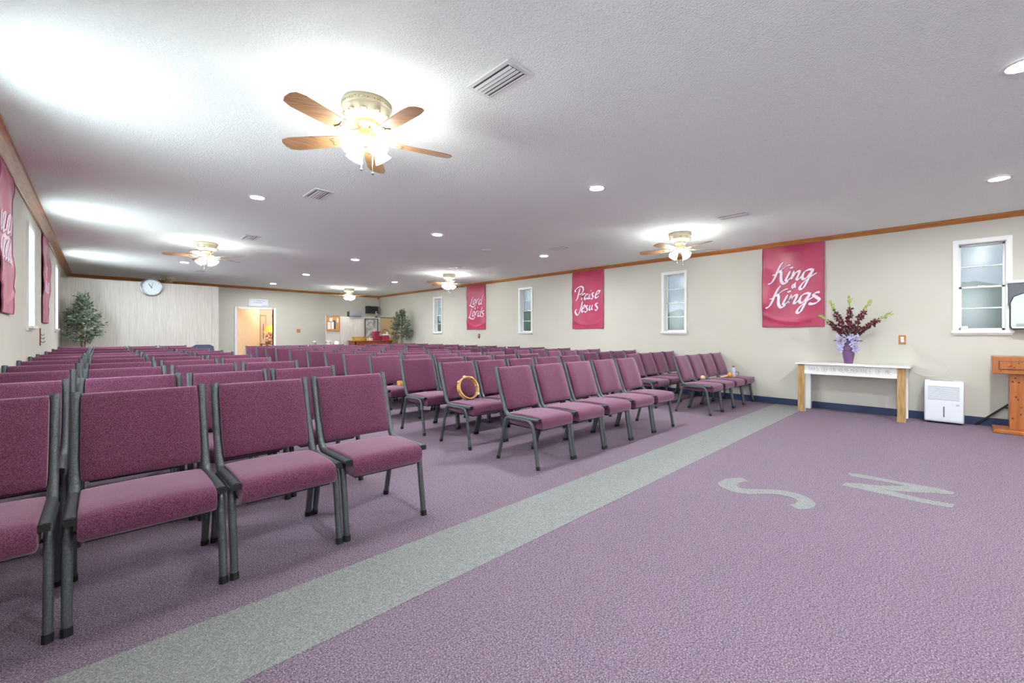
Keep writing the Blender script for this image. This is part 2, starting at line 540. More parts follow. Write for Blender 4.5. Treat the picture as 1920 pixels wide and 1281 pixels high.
# windows
def window(name, side, y0, y1, z0, z1, label):
    s = 1 if side == 'R' else -1
    X = XR if side == 'R' else XL

    def bx(b, d0, d1, a0, a1, c0, c1):       # d = depth outward from the inner wall face (negative: into the room)
        xa, xb = X + s * d0, X + s * d1
        return b.box(min(xa, xb), max(xa, xb), a0, a1, c0, c1)

    m = MB()                                  # the reveal lining, a thin jamb on each side
    for (a0, a1, c0, c1) in ((y0 - 0.004, y0 + 0.006, z0, z1), (y1 - 0.006, y1 + 0.004, z0, z1), (y0, y1, z1 - 0.006, z1 + 0.004), (y0, y1, z0 - 0.004, z0 + 0.006)):
        bx(m, 0.0, T, a0, a1, c0, c1)
    root = m.build(name, 'white_paint')
    structure(root, label)
    w = 0.048
    m = MB()
    bx(m, -0.018, 0, y0 - w, y0, z0 - 0.01, z1 + w)
    bx(m, -0.018, 0, y1, y1 + w, z0 - 0.01, z1 + w)
    bx(m, -0.018, 0, y0, y1, z1, z1 + w)
    bx(m, -0.024, -0.018, y0 - w + 0.001, y0 - w + 0.012, z0 - 0.01, z1 + w - 0.012)
    bx(m, -0.024, -0.018, y1 + w - 0.012, y1 + w - 0.001, z0 - 0.01, z1 + w - 0.012)
    bx(m, -0.024, -0.018, y0 - w + 0.001, y1 + w - 0.001, z1 + w - 0.012, z1 + w - 0.001)
    m.build('window_casing', 'white_paint', root)
    m = MB()
    bx(m, -0.05, T * 0.5, y0 - w - 0.012, y1 + w + 0.012, z0 - 0.03, z0 + 0.001)
    bx(m, -0.02, 0, y0 - w, y1 + w, z0 - 0.055, z0 - 0.03)
    m.build('window_sill', 'white_paint', root)
    zm = (z0 + z1) / 2
    for k, (c0, c1, d, fw) in enumerate(((zm - 0.01, z1 - 0.006, 0.115, 0.018), (z0 + 0.006, zm + 0.012, 0.085, 0.024))):
        m = MB()
        bx(m, d, d + 0.028, y0 + 0.006, y0 + 0.006 + fw, c0, c1)
        bx(m, d, d + 0.028, y1 - 0.006 - fw, y1 - 0.006, c0, c1)
        bx(m, d, d + 0.028, y0 + 0.006, y1 - 0.006, c0, c0 + fw)
        bx(m, d, d + 0.028, y0 + 0.006, y1 - 0.006, c1 - fw, c1)
        cm = (c0 + c1) / 2
        bx(m, d + 0.004, d + 0.024, y0 + 0.006, y1 - 0.006, cm - 0.008, cm + 0.008)
        sash = m.build('sash', 'white_paint', root)
        for (p0, p1) in ((c0 + fw, cm - 0.008), (cm + 0.008, c1 - fw)):
            mm = MB()
            xg = X + s * (d + 0.014)          # one sheet of thin glass
            ya_, yb_ = y0 + 0.004 + fw, y1 - 0.004 - fw
            mm.add([(xg, ya_, p0 - 0.002), (xg, yb_, p0 - 0.002), (xg, yb_, p1 + 0.002), (xg, ya_, p1 + 0.002)], [(0, 1, 2, 3)])
            mm.build('pane', 'glass_frost' if side == 'R' else 'glass_clearer', sash)
    if side == 'R':
        m = MB()
        yc = (y0 + y1) / 2
        bx(m, 0.07, 0.085, yc - 0.03, yc + 0.03, zm - 0.004, zm + 0.016)
        m.build('sash_lock', 'white_paint', root)
    return root


for k, (y0, y1, z0, z1) in enumerate(WR):
    window('window_%d' % (k + 1), 'R', y0, y1, z0, z1, ['white window nearest the lectern', 'white window between the two nearer pink banners',
                                                      'white window right of the farthest pink banner', 'white window nearest the far corner plant'][k])
for k, (y0, y1, z0, z1) in enumerate(WL):
    window('window_%d' % (k + 5), 'L', y0, y1, z0, z1, ['bright white window between the two left banners', 'bright white window beyond the left banners', 'added unseen window beside the front left chairs', 'added unseen window in the left wall beside the camera', 'added unseen window in the left wall behind the camera'][k])

# portals: they give off nothing, they only tell the renderer where daylight comes in
for k, (y0, y1, z0, z1) in enumerate(WL):
    ld = bpy.data.lights.new('window_portal', 'AREA')
    ld.shape = 'RECTANGLE'; ld.size = y1 - y0; ld.size_y = z1 - z0
    ld.cycles.is_portal = True
    lo = bpy.data.objects.new('window_portal', ld); COL.objects.link(lo)
    lo.location = (XL - T - 0.01, (y0 + y1) / 2, (z0 + z1) / 2)
    lo.rotation_euler = (PI / 2, 0, -PI / 2)
for k, (y0, y1, z0, z1) in enumerate(WR):
    ld = bpy.data.lights.new('window_portal', 'AREA')
    ld.shape = 'RECTANGLE'; ld.size = y1 - y0; ld.size_y = z1 - z0
    ld.cycles.is_portal = True
    lo = bpy.data.objects.new('window_portal', ld); COL.objects.link(lo)
    lo.location = (XR + T + 0.01, (y0 + y1) / 2, (z0 + z1) / 2)
    lo.rotation_euler = (PI / 2, 0, PI / 2)
# outdoors: lawn and hedges
structure(MB().prism([(XR + T, YF - 10), (40, YF - 10), (40, 40), (XR + T, 40)], -0.5, -0.4).build('ground', 'lawn'), 'lawn outside')
for k in range(7):
    rr = random.Random(k)
    mb = MB()
    for j in range(60):
        mb.blob((rr.uniform(-0.9, 0.9), rr.uniform(-2.2, 2.2), rr.uniform(-0.2, 1.55)), rr.uniform(0.4, 0.65), 7, 5)
    yy = -3.5 + k * 4.2
    o = mb.build('hedge', 'hedge_green', None, True, (12.4 + rr.uniform(-0.4, 0.4), yy, 0))
    o['kind'] = 'structure'
    o['label'] = 'green hedge outside the right windows'

# ================================================================== back room seen through the door
RY = 18.6
m = MB().box(1.2, 6.0, RY, RY + 0.1, 0, 2.6)
structure(m.build('wall_hall', 'cream_wall'), 'cream wall of the room behind the doorway')
# peach wall stands at an angle from the left jamb
ax, ay, bx_, by = 3.02, yb(3.0) + 0.14, 4.20, 17.6
nx_, ny_ = -(by - ay), (bx_ - ax)
L_ = math.hypot(nx_, ny_); nx_, ny_ = nx_ / L_ * 0.08, ny_ / L_ * 0.08
structure(MB().prism([(ax, ay), (bx_, by), (bx_ + nx_, by + ny_), (ax + nx_, ay + ny_)], 0, 2.6).build('wall_hall_side', 'peach_wall'), 'peach wallpapered wall seen through the doorway')
structure(MB().box(5.9, 6.0, 15.8, RY, 0, 2.6).build('wall_hall_right', 'cream_wall'))
structure(MB().box(1.2, 6.0, 15.62 + 0.35, RY + 0.1, 2.6, 2.66).build('ceiling_hall', 'white_paint'))
structure(MB().box(1.2, 1.3, 15.95, RY, 0, 2.6).build('wall_hall_left', 'cream_wall'))
# door casing
root = MB()
for (a, c, z0, z1) in ((3.05, 3.12, 0, 1.96), (4.14, 4.21, 0, 1.96), (3.12, 4.14, 1.90, 1.96)):
    y_ = yb((a + c) / 2)
    root.box(a, c, y_ - 0.02, y_ + 0.13, z0, z1)
dr = structure(root.build('door_1', 'white_paint'), 'open doorway with white casing')
ROOMLIGHT = bpy.data.lights.new('hall_unseen_light', 'POINT')
ROOMLIGHT.energy = 30; ROOMLIGHT.color = (1, 0.89, 0.74); ROOMLIGHT.shadow_soft_size = 0.12
ol = bpy.data.objects.new('hall_unseen_light', ROOMLIGHT); COL.objects.link(ol); ol.location = (4.75, 17.1, 2.35)  # unseen point light without a fixture, brightens the back room
MB().prism([(4.17, 15.78), (4.20, 15.76), (5.05, 16.28), (5.03, 16.31)], 0.01, 1.89).build('door_leaf', 'white_paint', dr)
for z in (0.3, 1.0, 1.7):
    MB().tube([(4.138, 15.775, z - 0.04), (4.138, 15.775, z + 0.04)], 0.009).build('hinge', 'brass', dr)

# ================================================================== partitions
pan = structure(MB().box(XL, 2.233, 13.30, 13.36, 0, 2.33).build('wall_partition', 'panel_wood'), 'pale wood panelled partition behind the left chairs')
PB = [XL, -0.38, 0.02, 0.27, 0.50, 0.62, 0.93, 1.17, 1.36, 1.55, 1.78, 1.94, 2.09, 2.233]
for a, c in zip(PB[:-1], PB[1:]):
    MB().box(a + 0.002, c - 0.002, 13.294, 13.30, 0.02, 2.325).build('panel', 'panel_wood', pan)
bo = structure(MB().box(5.23, 7.10, 14.02, 14.08, 0, 1.67).build('wall_booth', 'panel_wood'), 'low pale wood partition under the grey speaker')
for a, c in ((5.23, 5.66), (5.67, 6.10), (6.10, 6.53), (6.54, 7.10)):
    MB().box(a + 0.002, c - 0.002, 14.012, 14.02, 0.02, 1.665).build('panel', 'panel_wood', bo)
MB().box(5.45, 5.62, 14.0, 14.1, 1.67, 1.69).build('cap_rail', 'gunmetal', bo)
structure(MB().box(7.11, XR, 14.02, 14.07, 0, 1.66).build('wall_booth_end', 'tan_board'), 'tan board beside the corner plant')
structure(MB().box(7.08, 7.66, 13.99, 14.10, 1.662, 1.685).build('trim_5', 'gunmetal'), 'dark rail on top of the tan board')

# ================================================================== chairs
def side_pts(x):
    front = [(x, 0.0, 0.004), (x, 0.022, 0.14), (x, 0.048, 0.30), (x, 0.060, 0.355), (x, 0.085, 0.384), (x, 0.125, 0.394), (x, 0.235, 0.392)]
    rear = [(x, 0.485, 0.004), (x, 0.448, 0.14), (x, 0.408, 0.30), (x, 0.393, 0.355), (x, 0.368, 0.384), (x, 0.33, 0.392), (x, 0.235, 0.392)]
    return front, rear


FABRIC, METAL = 'fabric', 'gunmetal'


def loft(sections):
    """sections: list of closed loops with the same count"""
    n = len(sections[0])
    vs = [p for s in sections for p in s]
    fs = []
    for i in range(len(sections) - 1):
        for k in range(n):
            k2 = (k + 1) % n
            fs.append((i * n + k, i * n + k2, (i + 1) * n + k2, (i + 1) * n + k))
    fs += [tuple(reversed(range(n))), tuple((len(sections) - 1) * n + k for k in range(n))]
    return MB().add(vs, fs)


def make_chair():
    root = thing('church_chair', 'x', 'chair')
    # seat cushion: side profile swept across x with softened ends
    prof = [(-0.014, 0.331), (-0.024, 0.343), (-0.028, 0.375), (-0.026, 0.402), (-0.014, 0.420), (0.02, 0.432), (0.12, 0.438), (0.24, 0.436),
            (0.34, 0.430), (0.395, 0.422), (0.412, 0.405), (0.412, 0.365), (0.40, 0.340), (0.2, 0.330)]
    cy, cz = 0.2, 0.385
    secs = []
    for x, s, dz in ((-0.212, 0.80, 0), (-0.208, 0.93, 0), (-0.196, 0.985, 0), (-0.1, 1.0, 0.003), (0.0, 1.0, 0.004), (0.1, 1.0, 0.003), (0.196, 0.985, 0), (0.208, 0.93, 0), (0.212, 0.80, 0)):
        secs.append([(x, cy + (y - cy) * (0.97 + 0.03 * s), cz + (z - cz) * s + (dz if z > cz else 0)) for y, z in prof])
    seat = loft(secs).build('seat', FABRIC, root, True, angle=50)
    MB().box(-0.19, 0.19, 0.01, 0.38, 0.318, 0.331).build('seat_board', 'black_plastic', seat)
    # backrest: lofted upwards along the posts' line
    secs = []
    for t, th, sx in ((0.0, 0.55, 0.97), (0.03, 0.9, 0.99), (0.10, 1.0, 1.0), (0.28, 1.06, 1.0), (0.5, 1.0, 1.0), (0.75, 0.95, 1.0), (0.93, 0.92, 1.0), (0.98, 0.8, 0.995), (1.0, 0.45, 0.98)):
        z = 0.455 + 0.368 * t
        yc = 0.402 + 0.122 * t - 0.012 * math.sin(PI * t)
        h = 0.026 * th
        W2 = 0.2145 * sx
        loop = []
        for x, y in ((-1, 0.3), (-0.985, -0.6), (-0.9, -1), (-0.5, -0.86), (0, -0.8), (0.5, -0.86), (0.9, -1), (0.985, -0.6), (1, 0.3), (0.97, 0.8), (0.6, 0.9), (-0.6, 0.9), (-0.97, 0.8)):
            loop.append((x * W2, yc + y * h, z))
        secs.append(loop)
    loft(secs).build('backrest', FABRIC, root, True, angle=50)
    R = 0.0165
    for s in (-1, 1):
        x = s * 0.2385
        f, r = side_pts(x)
        lf = MB().tube(smooth_path(f, 2), R, 8).build('leg', METAL, root, True, angle=60)
        MB().tube([(x, -0.001, 0.0), (x, 0.004, 0.03)], 0.0185, 8).build('foot_glide', 'black_plastic', lf, True)
        lr = MB().tube(smooth_path(r, 2), R, 8).build('leg', METAL, root, True, angle=60)
        MB().tube([(x, 0.486, 0.0), (x, 0.479, 0.03)], 0.0185, 8).build('foot_glide', 'black_plastic', lr, True)
        xi = s * 0.2300
        pp = [(xi, 0.532, 0.828), (xi, 0.49, 0.70), (xi, 0.445, 0.565), (xi, 0.408, 0.470), (xi, 0.392, 0.438), (xi, 0.366, 0.416), (xi, 0.33, 0.408), (xi, 0.15, 0.410), (xi, -0.006, 0.411)]
        po = MB().tube(smooth_path(pp, 2), 0.0175, 8, flat=1.15).build('back_post', METAL, root, True, angle=60)
        MB().box(xi - 0.017, xi + 0.017, -0.013, -0.004, 0.398, 0.424).build('end_cap', 'black_plastic', po)
    m = MB()
    m.tube([(-0.235, 0.09, 0.335), (0.235, 0.09, 0.335)], 0.008, 6, ref=(0, 0, 1))
    m.build('crossbar', METAL, root)
    MB().tube([(-0.235, 0.37, 0.345), (0.235, 0.37, 0.345)], 0.008, 6, ref=(0, 0, 1)).build('crossbar', METAL, root)
    return root


ORD = ['front', 'second', 'third', 'fourth', 'fifth', 'sixth', 'seventh', 'eighth', 'ninth', 'tenth', 'eleventh', 'twelfth', 'thirteenth']
chair0 = make_chair()
used = False


def place_chair(x_left, x_right, y, label, group, rz=0.0, zs=1.0):
    """x_left/x_right: centres of the left and right legs"""
    global used
    w = (x_right - x_left) / 0.477
    loc = ((x_left + x_right) / 2, y, 0)
    if not used:
        used = True
        chair0.location = loc; chair0.rotation_euler = (0, 0, rz); chair0.scale = (w, 1, zs)
        chair0['label'] = label; chair0['group'] = group
        return chair0
    return dup(chair0, label, loc, rz, (w, 1, zs), group)


ZL, ZC, ZR = 1.022, 0.985, 0.957     # seat heights differ a little from block to block
rj = random.Random(3)
LEFT_COLS = [(-0.584, -0.135, 'against the left wall'), (-0.087, 0.403, 'second from the left wall'), (0.445, 0.925, 'second from the aisle'), (0.965, 1.444, 'on the aisle')]
LEFT_ROWS = [2.29, 3.19, 4.13, 5.04, 5.94, 6.94, 7.80, 8.99, 10.40, 11.85]
for r, y in enumerate(LEFT_ROWS):
    for c, (a, b, w_) in enumerate(LEFT_COLS):
        j = 0.0 if (r == 0 or c == 0) else rj.uniform(-0.003, 0.003)
        jy = 0.0 if r == 0 else rj.uniform(-0.04, 0.04)
        place_chair(a + j, b + j, y + jy, 'burgundy chair, left block, %s row, %s' % (ORD[r], w_), 'burgundy chairs of the left block',
                    0.0 if r == 0 else rj.uniform(-0.005, 0.005) * (c > 0), ZL)
CEN_ROWS = [2.385, 3.250, 4.060, 4.876, 5.76, 6.475, 7.30, 8.22, 9.10, 9.83, 10.63, 11.52]
CEN_W = ['at its left end', 'second from its left', 'in its middle', 'second from its right', 'at its right end']
for r, y in enumerate(CEN_ROWS):
    for c in range(5):
        a = 2.585 + c * 0.4855 - (0.02 if r in (1, 2) else 0)
        jy = 0.0 if r == 0 else rj.uniform(-0.03, 0.03)
        jx = 0.0 if r == 0 else rj.uniform(-0.004, 0.004)
        place_chair(a + jx, a + 0.449 + jx, y + jy, 'burgundy chair, centre block, %s row, %s' % (ORD[r], CEN_W[c]), 'burgundy chairs of the centre block',
                    0.0 if r == 0 else rj.uniform(-0.003, 0.003), ZC)
RIGHT_ROWS = [2.345, 3.165, 3.98, 4.80, 5.62, 6.45, 7.28, 8.12, 9.0, 9.83, 10.63, 11.5, 12.3]
RIGHT_W = ['at its left end', 'second from its left', 'second from the right wall', 'against the right wall']
for r, y in enumerate(RIGHT_ROWS):
    for c in range(4):
        a = 5.995 + c * 0.443
        jy = 0.0 if r == 0 else rj.uniform(-0.03, 0.03)
        place_chair(a, a + 0.412, y + jy, 'burgundy chair, right block, %s row, %s' % (ORD[r], RIGHT_W[c]), 'burgundy chairs of the right block',
                    0.0 if r == 0 else rj.uniform(-0.003, 0.003), ZR)

# dark folding chair at the back of the left block
t = thing('folding_chair', 'dark navy folding chair with rounded back at the rear of the left block', 'chair', (1.86, 12.55, 0))
secs = []
for tt in range(9):
    z = 0.62 + 0.22 * tt / 8
    hw = 0.225 * (1 - max(0, (tt - 5) / 3.0) ** 2 * 0.35)
    secs.append([(-hw, 0.44 + tt * 0.006, z), (0, 0.47 + tt * 0.006, z), (hw, 0.44 + tt * 0.006, z), (hw, 0.452 + tt * 0.006, z), (0, 0.482 + tt * 0.006, z), (-hw, 0.452 + tt * 0.006, z)])
loft(secs).build('backrest', 'navy_plastic', t, True)
MB().cbox(-0.2, 0.2, 0.02, 0.4, 0.42, 0.445, 0.008).build('seat', 'navy_plastic', t)
for s in (-1, 1):
    MB().tube([(s * 0.215, -0.02, 0), (s * 0.215, 0.22, 0.4), (s * 0.215, 0.475, 0.8)], 0.011).build('leg', METAL, t)
    MB().tube([(s * 0.19, 0.46, 0), (s * 0.19, 0.06, 0.42)], 0.011).build('leg', METAL, t)

# ================================================================== ceiling fittings
def downlight(x, y, label):
    z = zc(x)
    t = thing('downlight', label, 'downlight', (x, y, z), group='recessed ceiling downlights')
    MB().lathe([(0.062, 0.0), (0.092, 0.0), (0.094, -0.004), (0.086, -0.007), (0.068, -0.006), (0.062, 0.0)], n=28, cap=False).build('trim_ring', 'white_paint', t, True)
    MB().lathe([(0.0005, -0.003), (0.064, -0.003), (0.064, 0.0), (0.0005, 0.0)], n=28, cap=False).build('lens', 'downlight_lens', t)
    return t


DL = [(1.27, 5.416, 'left column downlight before the second left fan'), (3.664, 5.435, 'middle column downlight, third in from the front'),
      (3.669, 2.569, 'middle column downlight above the front of the aisle'), (6.09, -0.256, 'downlight at the right edge above the communion table'),
      (3.69, -0.245, 'downlight at the top right edge of the photo'), (3.714, 8.421, 'middle column downlight, fourth in from the front'),
      (3.762, 11.409, 'middle column downlight, fifth in from the front'), (3.737, 14.172, 'middle column downlight nearest the back wall'),
      (6.02, 5.402, 'right column downlight between the two right fans'), (6.031, 11.075, 'right column downlight beyond the second right fan'),
      (1.311, 11.436, 'left column downlight beyond the second left fan'), (1.28, -0.25, 'added unseen downlight above the camera by the left wall'),
      (3.69, -3.1, 'added unseen downlight behind the camera in the middle column')]  # last two downlights are unseen, added to light the room
for x, y, l in DL:
    downlight(x, y, l)


def make_fan():
    root = thing('ceiling_fan', 'x', 'ceiling fan')
    h = MB().lathe([(0.10, 0.0), (0.152, 0.0), (0.155, -0.012), (0.155, -0.038), (0.150, -0.045), (0.150, -0.056), (0.146, -0.062), (0.142, -0.085), (0.128, -0.108), (0.10, -0.125), (0.06, -0.132)], n=40)
    hb = h.build('housing', 'cream_metal', root, True)
    m = MB()
    for k in range(48):
        a = 2 * PI * k / 48
        m.blob((0.155 * math.cos(a), 0.155 * math.sin(a), -0.025), 0.006, 6, 4)
    m.build('beading', 'brass', hb, True)
    m = MB()
    for k in range(10):                      # bright vents round the motor
        a = 2 * PI * k / 10
        m.blob((0.135 * math.cos(a), 0.135 * math.sin(a), -0.092), 0.024, 8, 5, (1, 1, 0.55))
    m.build('vent_boss', 'brass', hb, True)
    MB().lathe([(0.085, -0.128), (0.088, -0.15), (0.07, -0.165), (0.055, -0.175), (0.055, -0.20), (0.062, -0.21), (0.066, -0.235), (0.05, -0.255), (0.02, -0.268), (0.001, -0.27)], n=28).build('hub', 'brass', root, True)
    for k in range(5):
        a = 2 * PI * k / 5
        M = Matrix.Rotation(a, 4, 'Z') @ Matrix.Translation((0, 0, -0.232)) @ Matrix.Rotation(math.radians(11), 4, 'X')
        # blade outline, long axis +x
        out = [(0.165, -0.045), (0.20, -0.052), (0.36, -0.062), (0.52, -0.066), (0.572, -0.052), (0.588, -0.022), (0.588, 0.022), (0.572, 0.052), (0.52, 0.066), (0.36, 0.062), (0.20, 0.052), (0.165, 0.045)]
        b = MB().prism(out, -0.003, 0.003).xf(M).build('blade', 'blade_wood', root)
        m = MB().tube([(0.06, 0, 0.045), (0.10, 0, 0.02), (0.15, 0, -0.006), (0.225, 0, -0.007)], [0.012, 0.010, 0.010, 0.008], 6)
        m.prism([(0.16, -0.012), (0.20, -0.036), (0.245, -0.03), (0.232, 0), (0.245, 0.03), (0.20, 0.036), (0.16, 0.012)], -0.008, -0.0035)
        m.xf(M).build('blade_bracket', 'brass', b, True)
    for k in range(4):
        a = 2 * PI * k / 4 + 0.45
        M = Matrix.Rotation(a, 4, 'Z') @ Matrix.Translation((0.055, 0, -0.245)) @ Matrix.Rotation(math.radians(-42), 4, 'Y')
        arm = MB().tube([(-0.02, 0, 0.01), (0, 0, -0.01), (0, 0, -0.03)], 0.011, 8).xf(M).build('lamp_arm', 'brass', root, True)
        prof = [(0.012, -0.020), (0.026, -0.026), (0.033, -0.04), (0.037, -0.065), (0.044, -0.09), (0.055, -0.112), (0.058, -0.118), (0.055, -0.118), (0.03, -0.085), (0.001, -0.08)]
        MB().lathe(prof, n=14).xf(M).build('glass_shade', 'shade_glass', arm, True)
    for (x, y, L) in ((-0.03, 0.03, 0.15), (0.03, -0.035, 0.19)):
        c = MB().tube([(x, y, -0.26), (x, y, -0.27 - L)], 0.0014, 5).build('pull_chain', 'brass', root)
        MB().blob((x, y, -0.275 - L), 0.009, 8, 5).build('pull_knob', 'gunmetal', c, True)
    return root


FANS = [(1.278, 2.718, -15, 'brass ceiling fan nearest the camera, over the left chairs'), (1.304, 8.746, 27, 'brass ceiling fan over the middle of the left block'),
        (6.095, 2.818, -43, 'ceiling fan beside the window and the King banner'), (6.173, 8.65, -44, 'ceiling fan left of the farthest pink banner'),
        (5.842, 13.687, 20, 'ceiling fan in front of the far right corner'),
        (1.29, -3.1, 10, 'added unseen ceiling fan behind the camera by the left wall'), (6.1, -3.1, 30, 'added unseen ceiling fan behind the camera on the right')]  # both fans behind the camera are added for their light on the room
fan0 = make_fan()
for k, (x, y, a, l) in enumerate(FANS):
    if k == 0:
        fan0.location = (x, y, zc(x)); fan0.rotation_euler = (0, 0, math.radians(a)); fan0['label'] = l; fan0['group'] = 'ceiling fans'
    else:
        dup(fan0, l, (x, y, zc(x)), math.radians(a), None, 'ceiling fans')
# the unlit fan behind the clock partition: the same fan with plain glass shades
f6 = dup(fan0, 'unlit ceiling fan showing beside the round wall clock', (1.33, 14.55, zc(1.33)), math.radians(-10), None, 'ceiling fans')
off = mat('shade_glass_off', rgb(246, 242, 232), 0.35)
for ch in f6.children:
    for g in ch.children:
        if g.name.startswith('glass_shade'):
            g.data = g.data.copy(); g.data.materials[0] = off


def make_vent():
    root = thing('ceiling_vent', 'x', 'vent')
    m = MB()
    w, h, e = 0.105, 0.185, 0.026
    for (a, b, c, d) in ((-w, w, -h, -h + e), (-w, w, h - e, h), (-w, -w + e, -h + e, h - e), (w - e, w, -h + e, h - e)):
        m.box(a, b, c, d, -0.007, 0.0)
    m.build('frame', 'vent_white', root)
    MB().box(-w + e, w - e, -h + e, h - e, -0.0015, 0.0).build('duct_opening', 'vent_dark', root)
    for k, (x, tilt) in enumerate(((-0.058, 14), (-0.029, 10), (0.0, 0), (0.029, -10), (0.058, -14))):
        M = Matrix.Translation((x, 0, -0.012)) @ Matrix.Rotation(math.radians(tilt), 4, 'Y')
        MB().box(-0.0095, 0.0095, -h + e - 0.002, h - e + 0.002, -0.0012, 0.0012).xf(M).build('slat', 'vent_white', root)
    return root


VENTS = [(1.725, 1.905, 'white ceiling vent nearest the camera'), (1.72, 4.815, 'ceiling vent behind the nearest brass fan'), (1.72, 7.73, 'ceiling vent just before the second left fan'),
         (5.67, 1.94, 'ceiling vent in front of the first right fan'), (5.67, 4.74, 'ceiling vent beyond the first right fan'), (5.70, 7.71, 'ceiling vent just before the second right fan'),
         (1.78, 13.3 - 0.5, 'ceiling vent near the round wall clock')]
v0 = make_vent()
for k, (x, y, l) in enumerate(VENTS):
    if k == 0:
        v0.location = (x, y, zc(x)); v0['label'] = l; v0['group'] = 'ceiling vents'
    else:
        dup(v0, l, (x, y, zc(x)), 0, None, 'ceiling vents')
t = thing('smoke_detector', 'small round white detector on the ceiling left of a downlight', 'smoke detector', (4.89, 5.73, zc(4.89)))
MB().lathe([(0.075, 0), (0.075, -0.012), (0.06, -0.026), (0.03, -0.03), (0.001, -0.03)], n=24).build('body', 'sensor_white', t, True)
MB().lathe([(0.078, 0), (0.078, -0.006), (0.07, -0.008), (0.069, 0)], n=24, cap=False).build('base_plate', 'sensor_white', t, True)

# ================================================================== banners
def clamp(v, a, b):
    return max(a, min(b, v))


def banner(name, label, side, ya, ybb, z0, z1, seed, strokes, extra=()):
    """ya = edge that is left as the reader sees it"""
    X = XR if side == 'R' else XL
    s = -1 if side == 'R' else 1
    rr = random.Random(seed)
    W_, H_ = abs(ybb - ya), z1 - z0
    ph = [rr.uniform(0, 6.28) for _ in range(6)]

    def fold(u, v):
        e = 4 * u * (1 - u)
        d = 0.010 * (1 + math.sin(9.5 * u + 2.0 * v + ph[0])) * (0.4 + 0.6 * v)
        d += 0.007 * math.sin(6 * (u + 0.9 * v) + ph[1]) + 0.006 * math.sin(7 * (u - 1.1 * v) + ph[2])
        d += 0.010 * math.exp(-((v - 0.06 - 0.10 * (2 * u - 1) ** 2) / 0.025) ** 2)
        d += 0.006 * math.sin(21 * v + ph[3]) * (1 - e) ** 2
        return 0.016 + max(0.0, d) * (0.25 + 0.75 * clamp((1 - v) * 12, 0, 1))

    def P(u, v, lift=0.0):
        return (X + s * (fold(clamp(u, 0, 1), clamp(v, 0, 1)) + lift), ya + (ybb - ya) * u, z0 + H_ * v)

    root = thing(name, label, 'banner', (0, 0, 0), 0, 'pink satin wall banners')
    nu, nv = 44, 60
    vs = [P(i / nu, j / nv) for j in range(nv + 1) for i in range(nu + 1)]
    vs += [P(i / nu, j / nv, -0.003) for j in range(nv + 1) for i in range(nu + 1)]
    N = (nu + 1) * (nv + 1)
    fs = []
    for j in range(nv):
        for i in range(nu):
            a = j * (nu + 1) + i
            q = (a, a + 1, a + nu + 2, a + nu + 1)
            fs.append(q); fs.append(tuple(N + k for k in reversed(q)))
    for i in range(nu):
        for a in (i, nv * (nu + 1) + i):
            fs.append((a, a + 1, N + a + 1, N + a))
    for j in range(nv):
        for a in (j * (nu + 1), j * (nu + 1) + nu):
            fs.append((a, a + nu + 1, N + a + nu + 1, N + a))
    MB().add(vs, fs).build('cloth', 'satin_pink', root, True, angle=80)
    for pts in ([(0, 0), (0, 1)], [(1, 0), (1, 1)], [(0, 0.0), (1, 0.0)], [(0, 1.0), (1, 1.0)]):
        q = [P(pts[0][0] + (pts[1][0] - pts[0][0]) * k / 30, pts[0][1] + (pts[1][1] - pts[0][1]) * k / 30) for k in range(31)]
        MB().tube(q, 0.006, 6).build('hem', 'satin_edge', root, True)
    if strokes:
        def fn(u, v, lift):
            return P(u / W_, v / H_, 0.002 + lift)

        def fn_sh(u, v, lift):
            return P((u + 0.006) / W_, (v - 0.005) / H_, 0.0008 + lift * 0.3)
        m = MB(); sh = MB()
        for st, nib, thin in strokes:
            ribbon(m, [(a * W_, b * H_) for a, b in st], nib, thin, fn)
            ribbon(sh, [(a * W_, b * H_) for a, b in st], nib + 0.008, thin + 0.008, fn_sh)
        sh.build('lettering_shadow', 'letter_shadow', root)
        o = m.build('lettering', 'letter_white', root)
        if extra:
            o['label'] = extra
    return root


# lettering traced stroke by stroke; each sheet's corners (in drawing units) give the banner's own 0..1 coordinates
def sheet(strokes, q, nib, thin):
    """q: corners TL, TR, BL, BR in drawing units -> list of strokes in banner u,v"""
    (x0, y0), (x1, y1), (x2, y2), (x3, y3) = q
    out = []
    for st in strokes:
        k = 1.0
        if isinstance(st, tuple):
            st, k = st
        pts = []
        for x, y in st:
            u, v = 0.5, 0.5
            for _ in range(8):
                xl, xr = x0 + (x2 - x0) * (1 - v), x1 + (x3 - x1) * (1 - v)
                u = (x - xl) / (xr - xl)
                yt, yb_ = y0 + (y1 - y0) * u, y2 + (y3 - y2) * u
                v = 1 - (y - yt) / (yb_ - yt)
            pts.append((u, v))
        out.append((pts, nib * k, thin * k))
    return out


K_ = [[(342, 338), (300, 385), (255, 470), (215, 560), (170, 625), (118, 648)],
      ([(445, 378), (380, 402), (310, 450), (240, 505), (180, 525)], 0.62),
      [(285, 455), (308, 490), (305, 560), (312, 605), (345, 636), (410, 606)],
      [(440, 462), (390, 550), (376, 588), (402, 592), (462, 540)], [(432, 430), (486, 410)],
      [(492, 462), (452, 578)], [(462, 556), (512, 490), (562, 468), (556, 505), (526, 572), (552, 576), (600, 530)],
      [(742, 448), (690, 448), (632, 480), (602, 545), (618, 576), (662, 556), (716, 486), (748, 440)],
      [(756, 436), (690, 560), (620, 690), (576, 714), (570, 684), (622, 618), (712, 545), (796, 490)]]
KING = list(K_)
KING += [([(484, 642), (466, 655), (460, 685), (472, 698), (486, 680), (488, 652), (478, 642)], 0.5), ([(516, 618), (504, 632), (500, 700)], 0.5), ([(490, 650), (514, 646)], 0.4)]
